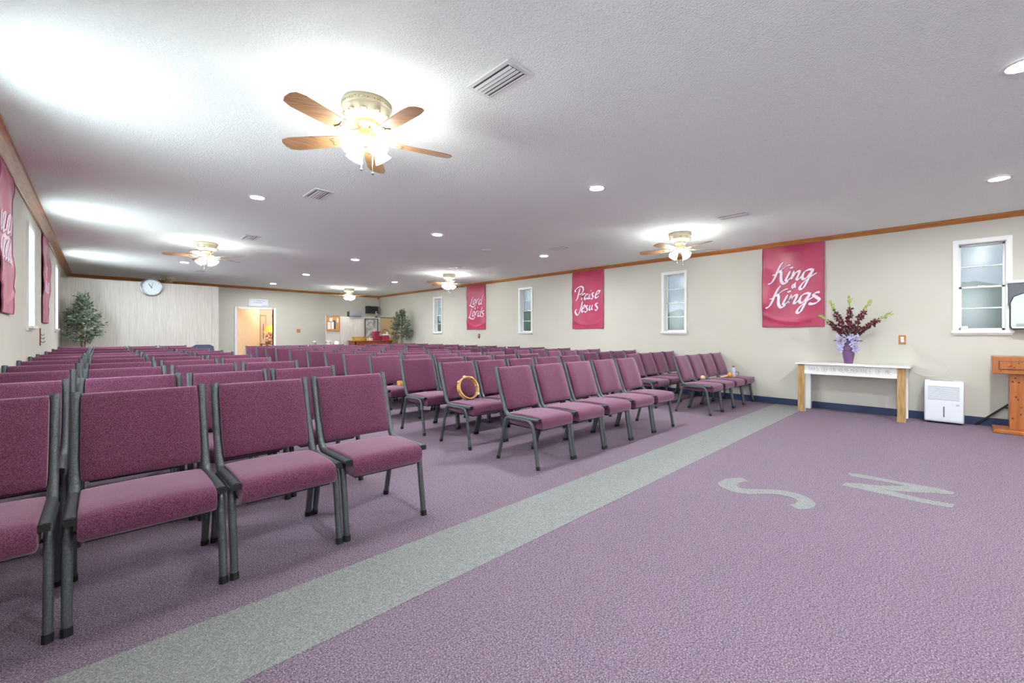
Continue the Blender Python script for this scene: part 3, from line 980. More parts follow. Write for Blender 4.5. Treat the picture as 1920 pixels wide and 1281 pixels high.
for st in K_:
    k = 1.0
    if isinstance(st, tuple):
        st, k = st
    KING.append(([(x - 40, y + 326) for x, y in st], k))
KING += [[(832, 756), (786, 764), (748, 796), (790, 830), (822, 862), (778, 906), (716, 920), (690, 906)]]
KING_ST = sheet(KING, ((40, 160), (886, 62), (30, 1228), (882, 1228)), 0.046, 0.012)
PRAISE = [[(112, 524), (106, 490), (140, 448), (205, 412), (255, 432), (258, 495), (222, 552), (182, 572)], [(196, 446), (170, 545), (142, 650), (106, 702)],
          [(252, 545), (222, 682)], [(230, 635), (262, 565), (304, 545)],
          [(356, 556), (318, 572), (288, 636), (302, 666), (338, 622), (358, 562), (340, 640), (366, 654)],
          [(404, 556), (382, 638), (408, 646)], [(416, 500), (434, 484)],
          [(486, 532), (450, 548), (456, 584), (468, 620), (444, 656), (424, 644)],
          [(520, 585), (572, 545), (594, 500), (556, 502), (520, 570), (512, 622), (534, 636), (576, 600)],
          [(246, 700), (222, 800), (192, 915), (152, 974), (112, 944), (104, 890), (140, 864)],
          [(248, 855), (294, 812), (290, 780), (260, 802), (236, 870), (244, 916), (286, 884)],
          [(356, 782), (320, 800), (332, 838), (342, 878), (312, 916), (294, 902)],
          [(404, 776), (382, 846), (392, 878), (432, 836), (452, 768)], [(452, 768), (432, 848), (452, 868)],
          [(560, 738), (510, 760), (524, 798), (548, 838), (522, 882), (494, 868)]]
PRAISE_ST = sheet(PRAISE, ((44, 150), (652, 72), (40, 1240), (656, 1238)), 0.040, 0.012)
L_S = [[(226, 398), (206, 470), (172, 575), (136, 632)], [(136, 632), (160, 608), (205, 640), (252, 650), (288, 622), (296, 592)],
       [(292, 470), (258, 492), (240, 560), (256, 586), (286, 556), (300, 494), (286, 468)],
       [(334, 486), (312, 576)], [(320, 540), (346, 472), (374, 458)],
       [(414, 466), (382, 500), (368, 570), (384, 590), (412, 552)], [(466, 360), (432, 480), (412, 578), (436, 574)]]
LORD = list(L_S) + [([(292, 668), (282, 688), (292, 704), (298, 684), (292, 668)], 0.5), ([(354, 636), (346, 690)], 0.5)]
LORD += [[(x - 20, y + 288) for x, y in st] for st in L_S]
LORD += [[(488, 738), (440, 762), (452, 800), (474, 832), (448, 880), (418, 884)]]
LORD_ST = sheet(LORD, ((82, 150), (512, 118), (84, 1190), (514, 1184)), 0.038, 0.014)
banner('king_banner', 'largest-looking pink satin banner reading King of Kings beside the flowers', 'R', 2.21, 1.391, 1.226, 2.488, 1, KING_ST, 'white script lettering King of Kings')
banner('praise_banner', 'pink satin banner reading Praise Jesus on the right wall', 'R', 6.082, 5.259, 1.232, 2.486, 2, PRAISE_ST, 'white script lettering Praise Jesus')
banner('lord_banner', 'farthest pink satin banner on the right wall reading Lord of Lords', 'R', 9.964, 9.146, 1.236, 2.490, 3, LORD_ST, 'white script lettering Lord of Lords')
# the left wall's banners are seen edge-on: white script, not legible from the room
LOOPS = []
for row, (y0_, n_) in enumerate(((0.60, 5), (0.42, 6))):
    for k in range(n_):
        x = 0.14 + k * 0.125
        LOOPS.append(([(x, y0_ - 0.05), (x + 0.05, y0_ + 0.05), (x + 0.10, y0_ + 0.06), (x + 0.06, y0_ - 0.03), (x + 0.05, y0_ - 0.06), (x + 0.12, y0_ - 0.04)], 0.04, 0.012))
banner('left_banner', 'pink satin banner cut by the left edge of the photo', 'L', 5.32, 6.10, 1.30, 2.565, 4, LOOPS, 'white script lettering')
banner('left_banner', 'narrow-looking pink satin banner between the two bright left windows', 'L', 9.12, 10.02, 1.28, 2.565, 5, LOOPS, 'white script lettering')

# ================================================================== right wall: table, flowers, dehumidifier, lectern
t = thing('communion_table', 'white communion table with raw wood front legs carved with words', 'table', (0, 0, 0))
MB().cbox(7.235, 7.752, 0.425, 1.645, 0.682, 0.70, 0.004).build('table_top', 'table_white', t)
ap = MB()
ap.box(7.285, 7.305, 0.548, 1.54, 0.545, 0.682)
apo = ap.build('apron', 'table_white', t)
MB().box(7.73, 7.748, 0.53, 1.56, 0.58, 0.682).build('rear_rail', 'table_white', t)
for y0, y1 in ((0.468, 0.548), (1.54, 1.62)):
    lg = MB().box(7.30, 7.365, y0, y1, 0, 0.682).build('leg', 'table_white', t)
    m = MB().box(7.283, 7.30, y0, y1, 0.0, 0.682)
    m.build('front_board', 'raw_wood', lg)
    for k in range(3):
        MB().box(7.279, 7.283, y0 + 0.022 + k * 0.014, y0 + 0.028 + k * 0.014, 0.10, 0.60).build('flute', 'raw_wood', lg)
    MB().box(7.66, 7.735, y0, y1, 0, 0.682).build('leg', 'table_white', t)
GL = {'T': [[(0, 1), (1, 1)], [(.5, 1), (.5, 0)]], 'H': [[(0, 0), (0, 1)], [(1, 0), (1, 1)], [(0, .5), (1, .5)]], 'I': [[(.5, 0), (.5, 1)]],
      'S': [[(1, 1), (0, 1), (0, .52), (1, .52), (1, 0), (0, 0)]], 'D': [[(0, 0), (0, 1), (1, 1), (1, 0), (0, 0)]], 'O': [[(0, 0), (0, 1), (1, 1), (1, 0), (0, 0)]],
      'N': [[(0, 0), (0, 1), (1, 0), (1, 1)]], 'R': [[(0, 0), (0, 1), (1, 1), (1, .5), (0, .5)], [(.3, .5), (1, 0)]], 'E': [[(1, 1), (0, 1), (0, 0), (1, 0)], [(0, .5), (.8, .5)]],
      'M': [[(0, 0), (0, 1), (.5, .4), (1, 1), (1, 0)]], 'B': [[(0, 0), (0, 1), (.85, 1), (.85, .52), (0, .52)], [(.85, .52), (1, .45), (1, 0), (0, 0)]],
      'A': [[(0, 0), (.5, 1), (1, 0)], [(.2, .4), (.8, .4)]], 'C': [[(1, 1), (0, 1), (0, 0), (1, 0)]], 'F': [[(1, 1), (0, 1), (0, 0)], [(0, .5), (.8, .5)]]}
m = MB()
txt = 'THIS DO IN REMEMBRANCE OF ME'
yy = 1.495
step = (1.495 - 0.605) / (len(txt) - 0.35)
for ch in txt:
    if ch != ' ':
        wd, ht = step * 0.68, 0.062
        zb = 0.592
        for st in GL[ch]:
            for a, b in zip(st[:-1], st[1:]):
                ribbon(m, [(a[0] * wd, a[1] * ht), ((a[0] + b[0]) * wd / 2, (a[1] + b[1]) * ht / 2), (b[0] * wd, b[1] * ht)], 0.0052, 0.0052,
                       lambda u, v, l, y_=yy: (7.285 - 0.0005 - l, y_ - u, zb + v), sm=0, thick=0.0008)
    yy -= step
o = m.build('lettering', 'carved_grey', apo)
o['label'] = 'grey carved words THIS DO IN REMEMBRANCE OF ME'
o = MB().box(7.33, 7.69, 0.86, 1.30, 0.700, 0.704).build('table_runner', 'paper')
tag(o, 'flat pale mat under the purple vase on the communion table', 'mat')

VX, VY, VZ = 7.50, 1.069, 0.704
t = thing('vase', 'purple vase with pinched waist on the communion table', 'vase', (VX, VY, VZ))
MB().lathe([(0.045, 0), (0.05, 0.004), (0.058, 0.06), (0.067, 0.12), (0.069, 0.15), (0.060, 0.163), (0.066, 0.172), (0.078, 0.195), (0.074, 0.222), (0.05, 0.26), (0.036, 0.29), (0.034, 0.32), (0.044, 0.335), (0.038, 0.335), (0.028, 0.31), (0.03, 0.27), (0.001, 0.26)], n=28).build('body', 'vase_purple', t, True)
MB().lathe([(0.061, 0.160), (0.0635, 0.163), (0.061, 0.167)], n=28, cap=False).build('waist_ring', 'vase_purple', t, True)
top = Vector((VX, VY, VZ + 0.32))


def spray(label, tip, seed, dark_from=0.25, tipn=7):
    rr = random.Random(seed)
    base = top - Vector((0, 0, 0.05))
    tip = Vector(tip)
    mid = (base + tip) / 2 + Vector((0, 0, 0.05))
    path = [Vector(p) for p in smooth_path([tuple(base), tuple(top), tuple(mid), tuple(tip)], 8)]
    g = thing('gladiolus_spray', label, 'flower', tuple(base), 0, 'flower sprays in the purple vase')
    rel = [p - base for p in path]
    MB().tube(rel, 0.0035, 5).build('stem', 'bud_green', g, True)
    fl, bd = MB(), MB()
    n = len(rel)
    for i in range(n):
        f = i / (n - 1)
        if f < 0.42:
            continue
        for q in range(3):
            p = rel[i] + Vector((rr.uniform(-.02, .02), rr.uniform(-.02, .02), rr.uniform(-.02, .02)))
            if f < 0.80:
                for k in range(5):           # open floret: five pointed petals
                    d = Vector((rr.uniform(-1, 1), rr.uniform(-1, 1), rr.uniform(-1, 1))).normalized()
                    e = d.orthogonal().normalized()
                    L = 0.052 * (1.25 - 0.55 * f)
                    fl.add([p, p + d * L * 0.55 + e * L * 0.33, p + d * L, p + d * L * 0.55 - e * L * 0.33, p + d * L * 0.6 + d.cross(e) * L * 0.18],
                           [(0, 1, 4), (1, 2, 4), (2, 3, 4), (3, 0, 4)])
            else:
                d = (rel[-1] - rel[-4]).normalized() + Vector((rr.uniform(-.5, .5), rr.uniform(-.5, .5), rr.uniform(-.3, .6)))
                d.normalize()
                bd.tube([p - d * 0.008, p + d * 0.010, p + d * 0.034], [0.004, 0.009, 0.001], 5)
    fl.build('florets', 'petal_burgundy', g)
    bd.build('buds', 'bud_green', g, True)


spray('burgundy flower spray leaning far left over the pink banner', (7.42, 1.36, 1.36), 1)
spray('burgundy flower spray leaning up left with a long green tip', (7.45, 1.26, 1.545), 2)
spray('burgundy flower spray standing upright in the vase', (7.52, 1.055, 1.60), 3)
spray('burgundy flower spray leaning up right with a green tip', (7.50, 0.83, 1.555), 4)
spray('burgundy flower spray leaning far right towards the window', (7.48, 0.635, 1.38), 5)
for lab, dy, sd in (('lilac wisteria cluster hanging on the left of the vase', 0.065, 11), ('lilac wisteria cluster hanging on the right of the vase', -0.065, 12)):
    rr = random.Random(sd)
    g = thing('wisteria_cluster', lab, 'flower', (VX - 0.05, VY + dy, VZ + 0.30), 0, 'lilac clusters over the vase')
    m = MB()
    for i in range(170):
        tt = rr.random()
        r_ = 0.066 * (1 - 0.62 * tt)
        p = Vector((rr.uniform(-1, 1) * r_ * 0.8 - 0.01, rr.uniform(-1, 1) * r_ + dy * 0.35 * tt, 0.10 - 0.235 * tt))
        d = Vector((rr.uniform(-1, 0.4), rr.uniform(-1, 1), rr.uniform(-.8, .6))).normalized(); e = d.orthogonal().normalized()
        L = 0.026
        m.add([p, p + d * L * 0.5 + e * L * 0.45, p + d * L, p + d * L * 0.5 - e * L * 0.45], [(0, 1, 2, 3)])
        m.add([p, p + e * L * 0.6, p + e * L * 0.6 + d * L * 0.5], [(0, 1, 2)])
    m.build('petals', 'petal_lilac', g)
    MB().tube([(0.04, -dy * 0.6, 0.03), (0.02, -dy * 0.3, 0.09), (0, 0, 0.08), (-0.01, dy * 0.3, -0.1)], 0.003, 5).build('stem', 'bud_green', g)
g = thing('leaf_spray', 'long dark green blade leaves rising right of the middle in the vase', 'leaves', tuple(top))
for (dy, dz, dx, L) in ((-0.10, 0.20, 0.0, 1.0), (-0.15, 0.17, -0.02, 1.0), (-0.20, 0.155, 0.02, 1.0), (0.03, 0.10, -0.04, 0.8)):
    tip = Vector((dx, dy * L * 1.15, dz * L * 1.15)); e = Vector((0, 0.018, 0.012))
    b = Vector((0, 0, -0.04))
    MB().add([b, tip * 0.5 + e, tip, tip * 0.5 - e, tip * 0.5 + Vector((0.008, 0, 0))], [(0, 1, 4), (1, 2, 4), (2, 3, 4), (3, 0, 4)]).build('leaf', 'leaf_green', g)
for k in range(6):
    a = 1.1 * k
    tip = Vector((-0.05 - 0.02 * (k % 2), 0.05 * math.cos(a), 0.10 + 0.03 * math.sin(a))); e = Vector((0, 0.014, 0.010))
    MB().add([(0, 0, 0.02), tip * 0.5 + e, tip, tip * 0.5 - e], [(0, 1, 2, 3)]).build('leaf', 'leaf_teal', g)
for dy in (0.17, -0.17):
    tip = Vector((-0.04, dy, -0.005)); e = Vector((0, 0.01, 0.016))
    MB().add([(0, 0, 0.01), tip * 0.6 + e, tip, tip * 0.6 - e], [(0, 1, 2, 3)]).build('leaf', 'leaf_green', g)

t = thing('dehumidifier', 'white dehumidifier with louvred front standing by the wall', 'dehumidifier', (0, 0, 0))
X0 = 7.53
MB().cbox(X0, 7.72, -0.040, 0.312, 0.022, 0.532, 0.018).build('body', 'appliance_white', t, True)
MB().box(X0 + 0.02, X0 + 0.06, 0.05, 0.26, 0.5315, 0.534).build('top_slot', 'appliance_slot', t)
MB().box(X0 - 0.001, X0 + 0.002, 0.0, 0.275, 0.296, 0.462).build('louvre_recess', 'appliance_slot', t)
for k in range(11):
    z = 0.30 + k * 0.0146
    MB().cbox(X0 - 0.004, X0 + 0.002, 0.0, 0.275, z, z + 0.0115, 0.0015).build('louvre', 'appliance_white', t)
MB().cbox(X0 - 0.003, X0 + 0.002, -0.025, 0.297, 0.045, 0.285, 0.0015).build('water_bucket', 'appliance_white', t)
MB().cbox(X0 - 0.006, X0 - 0.002, 0.128, 0.142, 0.085, 0.215, 0.0015).build('level_window', 'appliance_slot', t)
MB().box(X0 - 0.0045, X0 - 0.003, 0.003, 0.03, 0.232, 0.252).build('label_plate', 'sign_ink', t)
for y in (0.0, 0.27):
    MB().lathe([(0.02, 0), (0.02, 0.024)], (X0 + 0.06, y, 0), 12).build('caster', 'black_plastic', t)
    MB().lathe([(0.02, 0), (0.02, 0.024)], (X0 + 0.15, y, 0), 12).build('caster', 'black_plastic', t)

t = thing('wall_outlet', 'tan wall outlet with a white plug above the communion table', 'outlet', (XR, 0.533, 1.034))
MB().cbox(-0.006, 0, -0.038, 0.038, -0.062, 0.062, 0.002).build('cover_plate', 'outlet_tan', t)
MB().cbox(-0.030, -0.006, -0.018, 0.014, -0.035, 0.008, 0.005).build('plug', 'outlet_white', t)
MB().cbox(-0.009, -0.006, -0.016, 0.016, 0.012, 0.040, 0.002).build('socket', 'outlet_white', t)
pts = [(7.735, 0.53, 1.01), (7.72, 0.45, 0.99), (7.735, 0.31, 0.86), (7.74, 0.16, 0.75), (7.74, 0.10, 0.66), (7.74, 0.18, 0.585), (7.74, 0.33, 0.57), (7.745, 0.43, 0.63)]
tag(MB().tube(smooth_path(pts, 6), 0.0035, 6).build('power_cord', 'cord', None, True), 'thin pale cord looping down the wall above the dehumidifier', 'cord')

t = thing('wall_box', 'small brown control box on the wall under the farthest banner', 'thermostat', (XR, 9.43, 1.05))
MB().cbox(-0.03, 0, -0.04, 0.04, 0.005, 0.062, 0.004).build('cover', 'outlet_tan', t)
MB().cbox(-0.025, 0, -0.03, 0.03, -0.06, 0.0, 0.004).build('lower_box', 'gunmetal', t)
t = thing('sill_cup', 'small white cup standing on the sill of the nearest window', 'cup', (XR + 0.02, -0.042, 1.156))
MB().lathe([(0.034, 0), (0.036, 0.01), (0.030, 0.05), (0.024, 0.056), (0.001, 0.056)], n=20).build('body', 'outlet_white', t, True)
MB().lathe([(0.036, 0.002), (0.038, 0.006), (0.036, 0.012)], n=20, cap=False).build('rim', 'outlet_white', t, True)

# lectern desk at the right edge
t = thing('lectern', 'knotty pine lectern with a drawer at the right edge', 'lectern', (0, 0, 0))
MB().cbox(7.30, 7.62, -1.10, -0.255, 0.668, 0.862, 0.006).build('top_box', 'pine', t)
d = MB().cbox(7.292, 7.304, -0.99, -0.31, 0.72, 0.805, 0.004).build('drawer', 'pine', t)
MB().lathe([(0.008, 0), (0.008, -0.012), (0.017, -0.02), (0.017, -0.028), (0.006, -0.034)], (7.292, -0.385, 0.765), 14, axis='x').build('knob', 'pine', d, True)
MB().box(7.298, 7.3005, -0.996, -0.304, 0.714, 0.811).build('drawer_gap', 'pine_knot', t)
MB().cbox(7.36, 7.56, -0.97, -0.388, 0.045, 0.668, 0.004).build('column', 'pine', t)
MB().cbox(7.27, 7.62, -1.10, -0.262, 0.0, 0.045, 0.01).build('base', 'pine', t)
rr = random.Random(5)
for (y, z) in ((-0.43, 0.62), (-0.41, 0.58), (-0.455, 0.575), (-0.435, 0.41), (-0.45, 0.385), (-0.41, 0.17), (-0.475, 0.30), (-0.47, 0.22)):
    MB().lathe([(0.0005, 0), (0.006 + rr.random() * 0.004, 0), (0.006, 0.002)], (7.3588, y, z), 10, axis='x', squash=1.2).build('knot', 'pine_knot', t)
for (y, z) in ((-0.32, 0.70), (-0.42, 0.742), (-0.45, 0.79)):
    MB().lathe([(0.0005, 0), (0.007, 0), (0.006, 0.002)], (7.2905 if z > 0.72 else 7.2988, y, z), 10, axis='x').build('knot', 'pine_knot', t)
# black stand leg behind it
t = thing('music_stand', 'black tripod stand half hidden behind the pine lectern', 'stand', (7.69, -0.62, 0))
MB().tube([(0, 0, 0.01), (0, 0, 0.95)], 0.012, 8).build('pole', 'black_plastic', t, True)
for k, (dx, dy) in enumerate(((0.045, 0.48), (0.03, -0.46), (-0.025, -0.2))):
    lg = MB().tube([(0, 0, 0.52), (dx * 0.5, dy * 0.5, 0.265), (dx, dy, 0.012)], 0.011, 6).build('leg', 'black_plastic', t)
    MB().tube([(0, 0, 0.22), (dx * 0.55, dy * 0.55, 0.245)], 0.008, 6).build('strut', 'black_plastic', lg)
    MB().blob((dx, dy, 0.012), 0.014, 8, 5).build('rubber_foot', 'black_plastic', lg)
MB().cbox(-0.02, 0.02, -0.02, 0.02, 0.49, 0.55, 0.004).build('collar', 'black_plastic', t)
# wall unit at the right edge
t = thing('wall_unit', 'grey and white unit with rounded mint front cut by the right edge', 'wall unit', (XR, -0.62, 1.15))
MB().cbox(-0.10, 0, -0.26, 0.225, 0.30, 0.555, 0.006).build('back_box', 'speaker_grey', t)
MB().cbox(-0.11, 0, -0.27, 0.235, 0.555, 0.59, 0.008).build('top_cap', 'appliance_white', t)
arch = [(-0.22, 0.02), (0.205, 0.02), (0.215, 0.05), (0.215, 0.33), (0.19, 0.40), (0.12, 0.435), (-0.12, 0.435), (-0.20, 0.40), (-0.22, 0.33)]
M = Matrix(((0, 0, 1, 0), (1, 0, 0, 0), (0, 1, 0, 0), (0, 0, 0, 1)))
MB().prism([(a * 1.0, b) for a, b in arch], -0.135, 0.0).xf(M).build('shell', 'black_plastic', t)
MB().prism([(a * 0.965, 0.225 + (b - 0.225) * 0.955) for a, b in arch], -0.142, -0.12).xf(M).build('front_panel', 'mint', t)
MB().cbox(-0.145, -0.138, 0.09, 0.17, 0.055, 0.062, 0.001).build('marking', 'ink', t)
MB().cbox(-0.145, -0.138, 0.11, 0.17, 0.072, 0.078, 0.001).build('marking', 'ink', t)

# ================================================================== things on the chairs
SEAT_Z = 0.4395


def tambourine(label, loc, R, tilt, yaw):
    t = thing('tambourine', label, 'tambourine', loc)
    M = Matrix.Rotation(yaw, 4, 'Z') @ Matrix.Rotation(tilt, 4, 'X')
    hoop = MB().lathe([(R, -0.027), (R, 0.027), (R - 0.009, 0.027), (R - 0.009, -0.027), (R, -0.027)], n=40, axis='y', cap=False)
    h = hoop.xf(M).build('hoop', 'drum_wood', t, True)
    for k in range(8):
        a = 2 * PI * k / 8 + 0.2
        for dy in (-0.010, 0.010):
            c = (R * math.cos(a) * 0.995, dy, R * math.sin(a) * 0.995)
            mm = MB().lathe([(0.0005, -0.002), (0.017, -0.002), (0.019, 0), (0.017, 0.002), (0.0005, 0.002)], c, 12, axis='y', cap=False)
            mm.xf(M).build('jingle', 'jingle', h, True)
    return t


tambourine('round wooden tambourine leaning on a chair back in the second row', (2.575 + 0.20, 3.250 + 0.30, SEAT_Z * ZC + 0.119), 0.12, math.radians(-20), math.radians(-3))
tambourine('pale wooden tambourine lying on a chair seat in the fourth row', (2.585 + 0.36, 4.876 + 0.24, SEAT_Z * ZC + 0.0255), 0.11, math.radians(90), 0)
xr2 = 5.995 + 2 * 0.443 + 0.206
t = thing('maraca', 'orange gourd maraca lying on a front row chair by the right wall', 'maraca', (xr2 + 0.02, 2.345 + 0.14, SEAT_Z * ZR))
MB().blob((0, 0, 0.046), 0.045, 16, 10, (1, 1, 1)).build('gourd', 'gourd', t, True)
MB().tube([(-0.03, 0.03, 0.04), (-0.12, 0.10, 0.016)], [0.013, 0.010], 10).build('handle', 'skin_beige', t, True)
xr3 = 5.995 + 3 * 0.443 + 0.206
t = thing('bottle', 'small lilac bottle standing on the last front row chair', 'bottle', (xr3 - 0.10, 2.345 + 0.20, SEAT_Z * ZR - 0.003))
MB().lathe([(0.03, 0), (0.032, 0.005), (0.032, 0.12), (0.026, 0.14), (0.014, 0.15), (0.014, 0.155)], n=20).build('body', 'bottle_lilac', t, True)
MB().lathe([(0.016, 0.155), (0.016, 0.178), (0.001, 0.18)], n=16).build('cap', 'speaker_grey', t, True)
t = thing('small_case', 'small dark framed clear case on the last front row chair', 'case', (xr3 + 0.06, 2.345 + 0.22, SEAT_Z * ZR - 0.003))
m = MB()
for (a, b, c, d_) in ((-0.085, 0.085, 0, 0.006), (-0.085, 0.085, 0.060, 0.066), (-0.085, -0.079, 0.006, 0.06), (0.079, 0.085, 0.006, 0.06)):
    m.box(a, b, -0.018, 0.018, c, d_)
m.build('frame', 'black_plastic', t)
MB().box(-0.078, 0.078, -0.012, 0.012, 0.006, 0.060).build('insert', 'paper', t)
MB().lathe([(0.0005, -0.0135), (0.012, -0.0135), (0.012, -0.011)], (0, 0, 0.03), 12, axis='y').build('reel', 'ink', t)
t = thing('shell_shaker', 'rounded beige shaker on the second front row chair of the right block', 'shaker', (5.995 + 0.443 + 0.18, 2.345 + 0.36, SEAT_Z * ZR - 0.008))
MB().blob((0, 0, 0.035), 0.035, 14, 8, (1.5, 1, 1)).build('body', 'skin_beige', t, True)
MB().tube([(0.04, 0, 0.03), (0.075, -0.01, 0.02)], 0.009, 8).build('handle', 'outlet_tan', t, True)

# ================================================================== back of the room
t = thing('wall_clock', 'large round grey-rimmed wall clock on the pale partition', 'clock', (0.895, 13.292, 2.212))
MB().lathe([(0.19, 0.0), (0.205, 0.0), (0.21, -0.02), (0.205, -0.045), (0.195, -0.05), (0.185, -0.045), (0.178, -0.02), (0.178, 0.0)], n=48, axis='y', cap=False).build('rim', 'clock_rim', t, True)
f = MB().lathe([(0.0005, -0.012), (0.18, -0.012), (0.18, 0.0)], n=48, axis='y').build('face', 'clock_face', t)
for k in range(12):
    a = 2 * PI * k / 12
    ra, rb = (0.145, 0.165)
    MB().tube([(ra * math.sin(a), -0.0135, ra * math.cos(a)), (rb * math.sin(a), -0.0135, rb * math.cos(a))], 0.004, 4).build('hour_mark', 'clock_rim', f)
for nm, ang, L, r_ in (('hour_hand', -0.55, 0.10, 0.006), ('minute_hand', 0.22, 0.135, 0.004)):
    MB().tube([(-0.02 * math.sin(ang), -0.018, -0.02 * math.cos(ang)), (L * math.sin(ang), -0.018, L * math.cos(ang))], r_, 4).build(nm, 'ink', t)


def ficus(label, loc, height, spread, zlow, seed, xmin=-9, xmax=9):
    rr = random.Random(seed)
    t = thing('ficus_tree', label, 'potted tree', loc)
    MB().lathe([(0.10, 0), (0.14, 0.26), (0.155, 0.27), (0.155, 0.30), (0.14, 0.30), (0.13, 0.27), (0.001, 0.27)], n=24).build('pot', 'terracotta', t, True)
    tr = MB()
    p = [(0, 0, 0.25), (0.02, 0.01, 0.6), (-0.01, 0, zlow + 0.1), (0.03, 0.01, height * 0.72)]
    tr.tube(smooth_path(p, 5), [0.02] * 6 + [0.016] * 5 + [0.012] * 5, 7)
    tr.tube(smooth_path([(0.01, 0.01, 0.45), (0.06, -0.02, zlow), (0.1, -0.03, height * 0.68)], 5), 0.011, 6)
    trunk = tr.build('trunk', 'bark', t, True)
    lv, tw = MB(), MB()
    zc_ = (zlow + height) / 2
    for i in range(120):
        th = rr.uniform(0, 2 * PI)
        h = rr.random()
        z = zlow + (height - zlow) * h
        env = spread * (0.62 + 0.38 * math.sin(PI * min(1, h * 1.3 + 0.1))) * (1 if h < 0.72 else max(0.22, 1 - (h - 0.72) * 2.6))
        r_ = env * (0.25 + 0.75 * math.sqrt(rr.random()))
        e = Vector((clamp(r_ * math.cos(th), xmin, xmax), r_ * math.sin(th) * 0.8, z))
        b = Vector((0.02, 0, zlow + (z - zlow) * 0.62))
        if rr.random() < 0.5:
            tw.tube([b, (b + e) / 2 + Vector((0, 0, 0.03)), e], 0.003, 4)
        d0 = (e - b).normalized()
        for k in range(13):
            q = b.lerp(e, 0.45 + 0.55 * (k + 1) / 13) + Vector((rr.uniform(-.035, .035), rr.uniform(-.035, .035), rr.uniform(-.03, .03)))
            q.x = clamp(q.x, xmin, xmax)
            d = (d0 + Vector((rr.uniform(-1, 1), rr.uniform(-1, 1), rr.uniform(-1.1, 0.4)))).normalized()
            s = d.cross(Vector((rr.uniform(-1, 1), rr.uniform(-1, 1), 1))).normalized()
            L = rr.uniform(0.06, 0.095); w = L * 0.24
            n_ = d.cross(s)
            lv.add([q, q + d * L * 0.45 + s * w, q + d * L, q + d * L * 0.45 - s * w, q + d * L * 0.5 - n_ * w * 0.35], [(0, 1, 4), (1, 2, 4), (2, 3, 4), (3, 0, 4)])
    tw.build('twigs', 'bark', trunk)
    fo = lv.build('foliage', 'ficus_leaf', t)
    fo['kind'] = 'stuff'
    return t


ficus('leafy artificial ficus in the left corner before the partition', (-0.27, 12.92, 0), 1.97, 0.37, 0.98, 1, -0.24, 9)
ficus('leafy artificial ficus in the far right corner', (7.40, 13.12, 0), 1.95, 0.46, 0.93, 2, -0.34, 0.26)

t = thing('cork_board', 'framed cork notice board with papers on the low partition', 'notice board', (5.445, 14.008, 1.46))
fr = MB()
for (a, b, c, d_) in ((-0.215, 0.215, 0.205, 0.225), (-0.215, 0.215, -0.265, -0.245), (-0.215, -0.195, -0.245, 0.205), (0.195, 0.215, -0.245, 0.205)):
    fr.box(a, b, -0.02, 0, c, d_)
fr.build('frame', 'oak', t)
cb = MB().box(-0.195, 0.195, -0.012, 0, -0.245, 0.205).build('cork', 'cork', t)
for (x0, x1, z0, z1, mm) in ((-0.12, -0.02, 0.05, 0.16, 'paper'), (-0.18, -0.08, -0.20, 0.02, 'paper'), (-0.06, 0.02, -0.20, 0.03, 'paper'), (0.02, 0.08, -0.20, 0.06, 'ink'), (0.12, 0.16, 0.02, 0.15, 'paper'), (-0.02, 0.06, 0.045, 0.085, 'ink')):
    MB().box(x0, x1, -0.0145, -0.012, z0, z1).build('pinned_paper', mm, cb)
t = thing('speaker', 'wide grey speaker lying on top of the low partition', 'speaker', (6.17, 14.05, 1.67))
MB().cbox(-0.215, 0.215, -0.09, 0.09, 0.012, 0.185, 0.008).build('cabinet', 'black_plastic', t)
MB().cbox(-0.205, 0.205, -0.096, -0.088, 0.02, 0.178, 0.003).build('grille', 'speaker_grey', t)
for x in (-0.17, 0.17):
    MB().lathe([(0.015, 0), (0.015, 0.013)], (x, 0, 0), 10).build('foot', 'black_plastic', t)
t = thing('wall_monitor', 'dark boxy monitor mounted high in the far right corner', 'monitor', (7.38, 15.28, 1.87))
MB().cbox(-0.21, 0.21, -0.10, 0.10, 0.0, 0.27, 0.008).build('housing', 'black_plastic', t)
MB().box(-0.18, 0.18, -0.104, -0.10, 0.03, 0.245).build('screen', 'screen_dark', t)
MB().box(-0.03, 0.03, 0.10, 0.235, 0.09, 0.17).build('bracket', 'gunmetal', t)
t = thing('web_camera', 'small pale camera on a post before the corner monitor', 'camera', (6.95, 14.05, 1.67))
MB().tube([(0, 0, 0), (0, 0, 0.10)], 0.012, 8).build('post', 'gunmetal', t)
MB().cbox(-0.045, 0.045, -0.03, 0.03, 0.0, 0.03, 0.006).build('foot', 'black_plastic', t)
MB().cbox(-0.03, 0.03, -0.03, 0.03, 0.08, 0.22, 0.008).build('body', 'appliance_slot', t)
MB().lathe([(0.02, -0.03), (0.02, -0.04), (0.001, -0.04)], (0, 0, 0.18), 14, axis='y').build('lens', 'ink', t)
t = thing('framed_picture', 'tall framed picture leaning on the desk at the back', 'picture', (6.72, 13.96, 0.885))
fr = MB()
for (a, b, c, d_) in ((-0.235, 0.235, 0.72, 0.74), (-0.235, 0.235, 0, 0.02), (-0.235, -0.215, 0.02, 0.72), (0.215, 0.235, 0.02, 0.72)):
    fr.box(a, b, -0.03, 0.0, c, d_)
fr.build('frame', 'black_plastic', t)
MB().box(-0.215, 0.215, -0.018, -0.004, 0.02, 0.72).build('print', 'picture_art', t)
t = thing('wooden_desk', 'brown wooden desk with boxes on it at the back', 'desk', (6.55, 13.66, 0))
MB().cbox(-0.68, 0.68, -0.27, 0.27, 0.855, 0.885, 0.006).build('desk_top', 'desk_brown', t)
MB().box(-0.64, 0.64, -0.24, -0.22, 0.62, 0.855).build('front_panel', 'desk_brown', t)
for x in (-0.64, 0.60):
    MB().box(x, x + 0.04, -0.24, 0.24, 0, 0.855).build('side_panel', 'desk_brown', t)
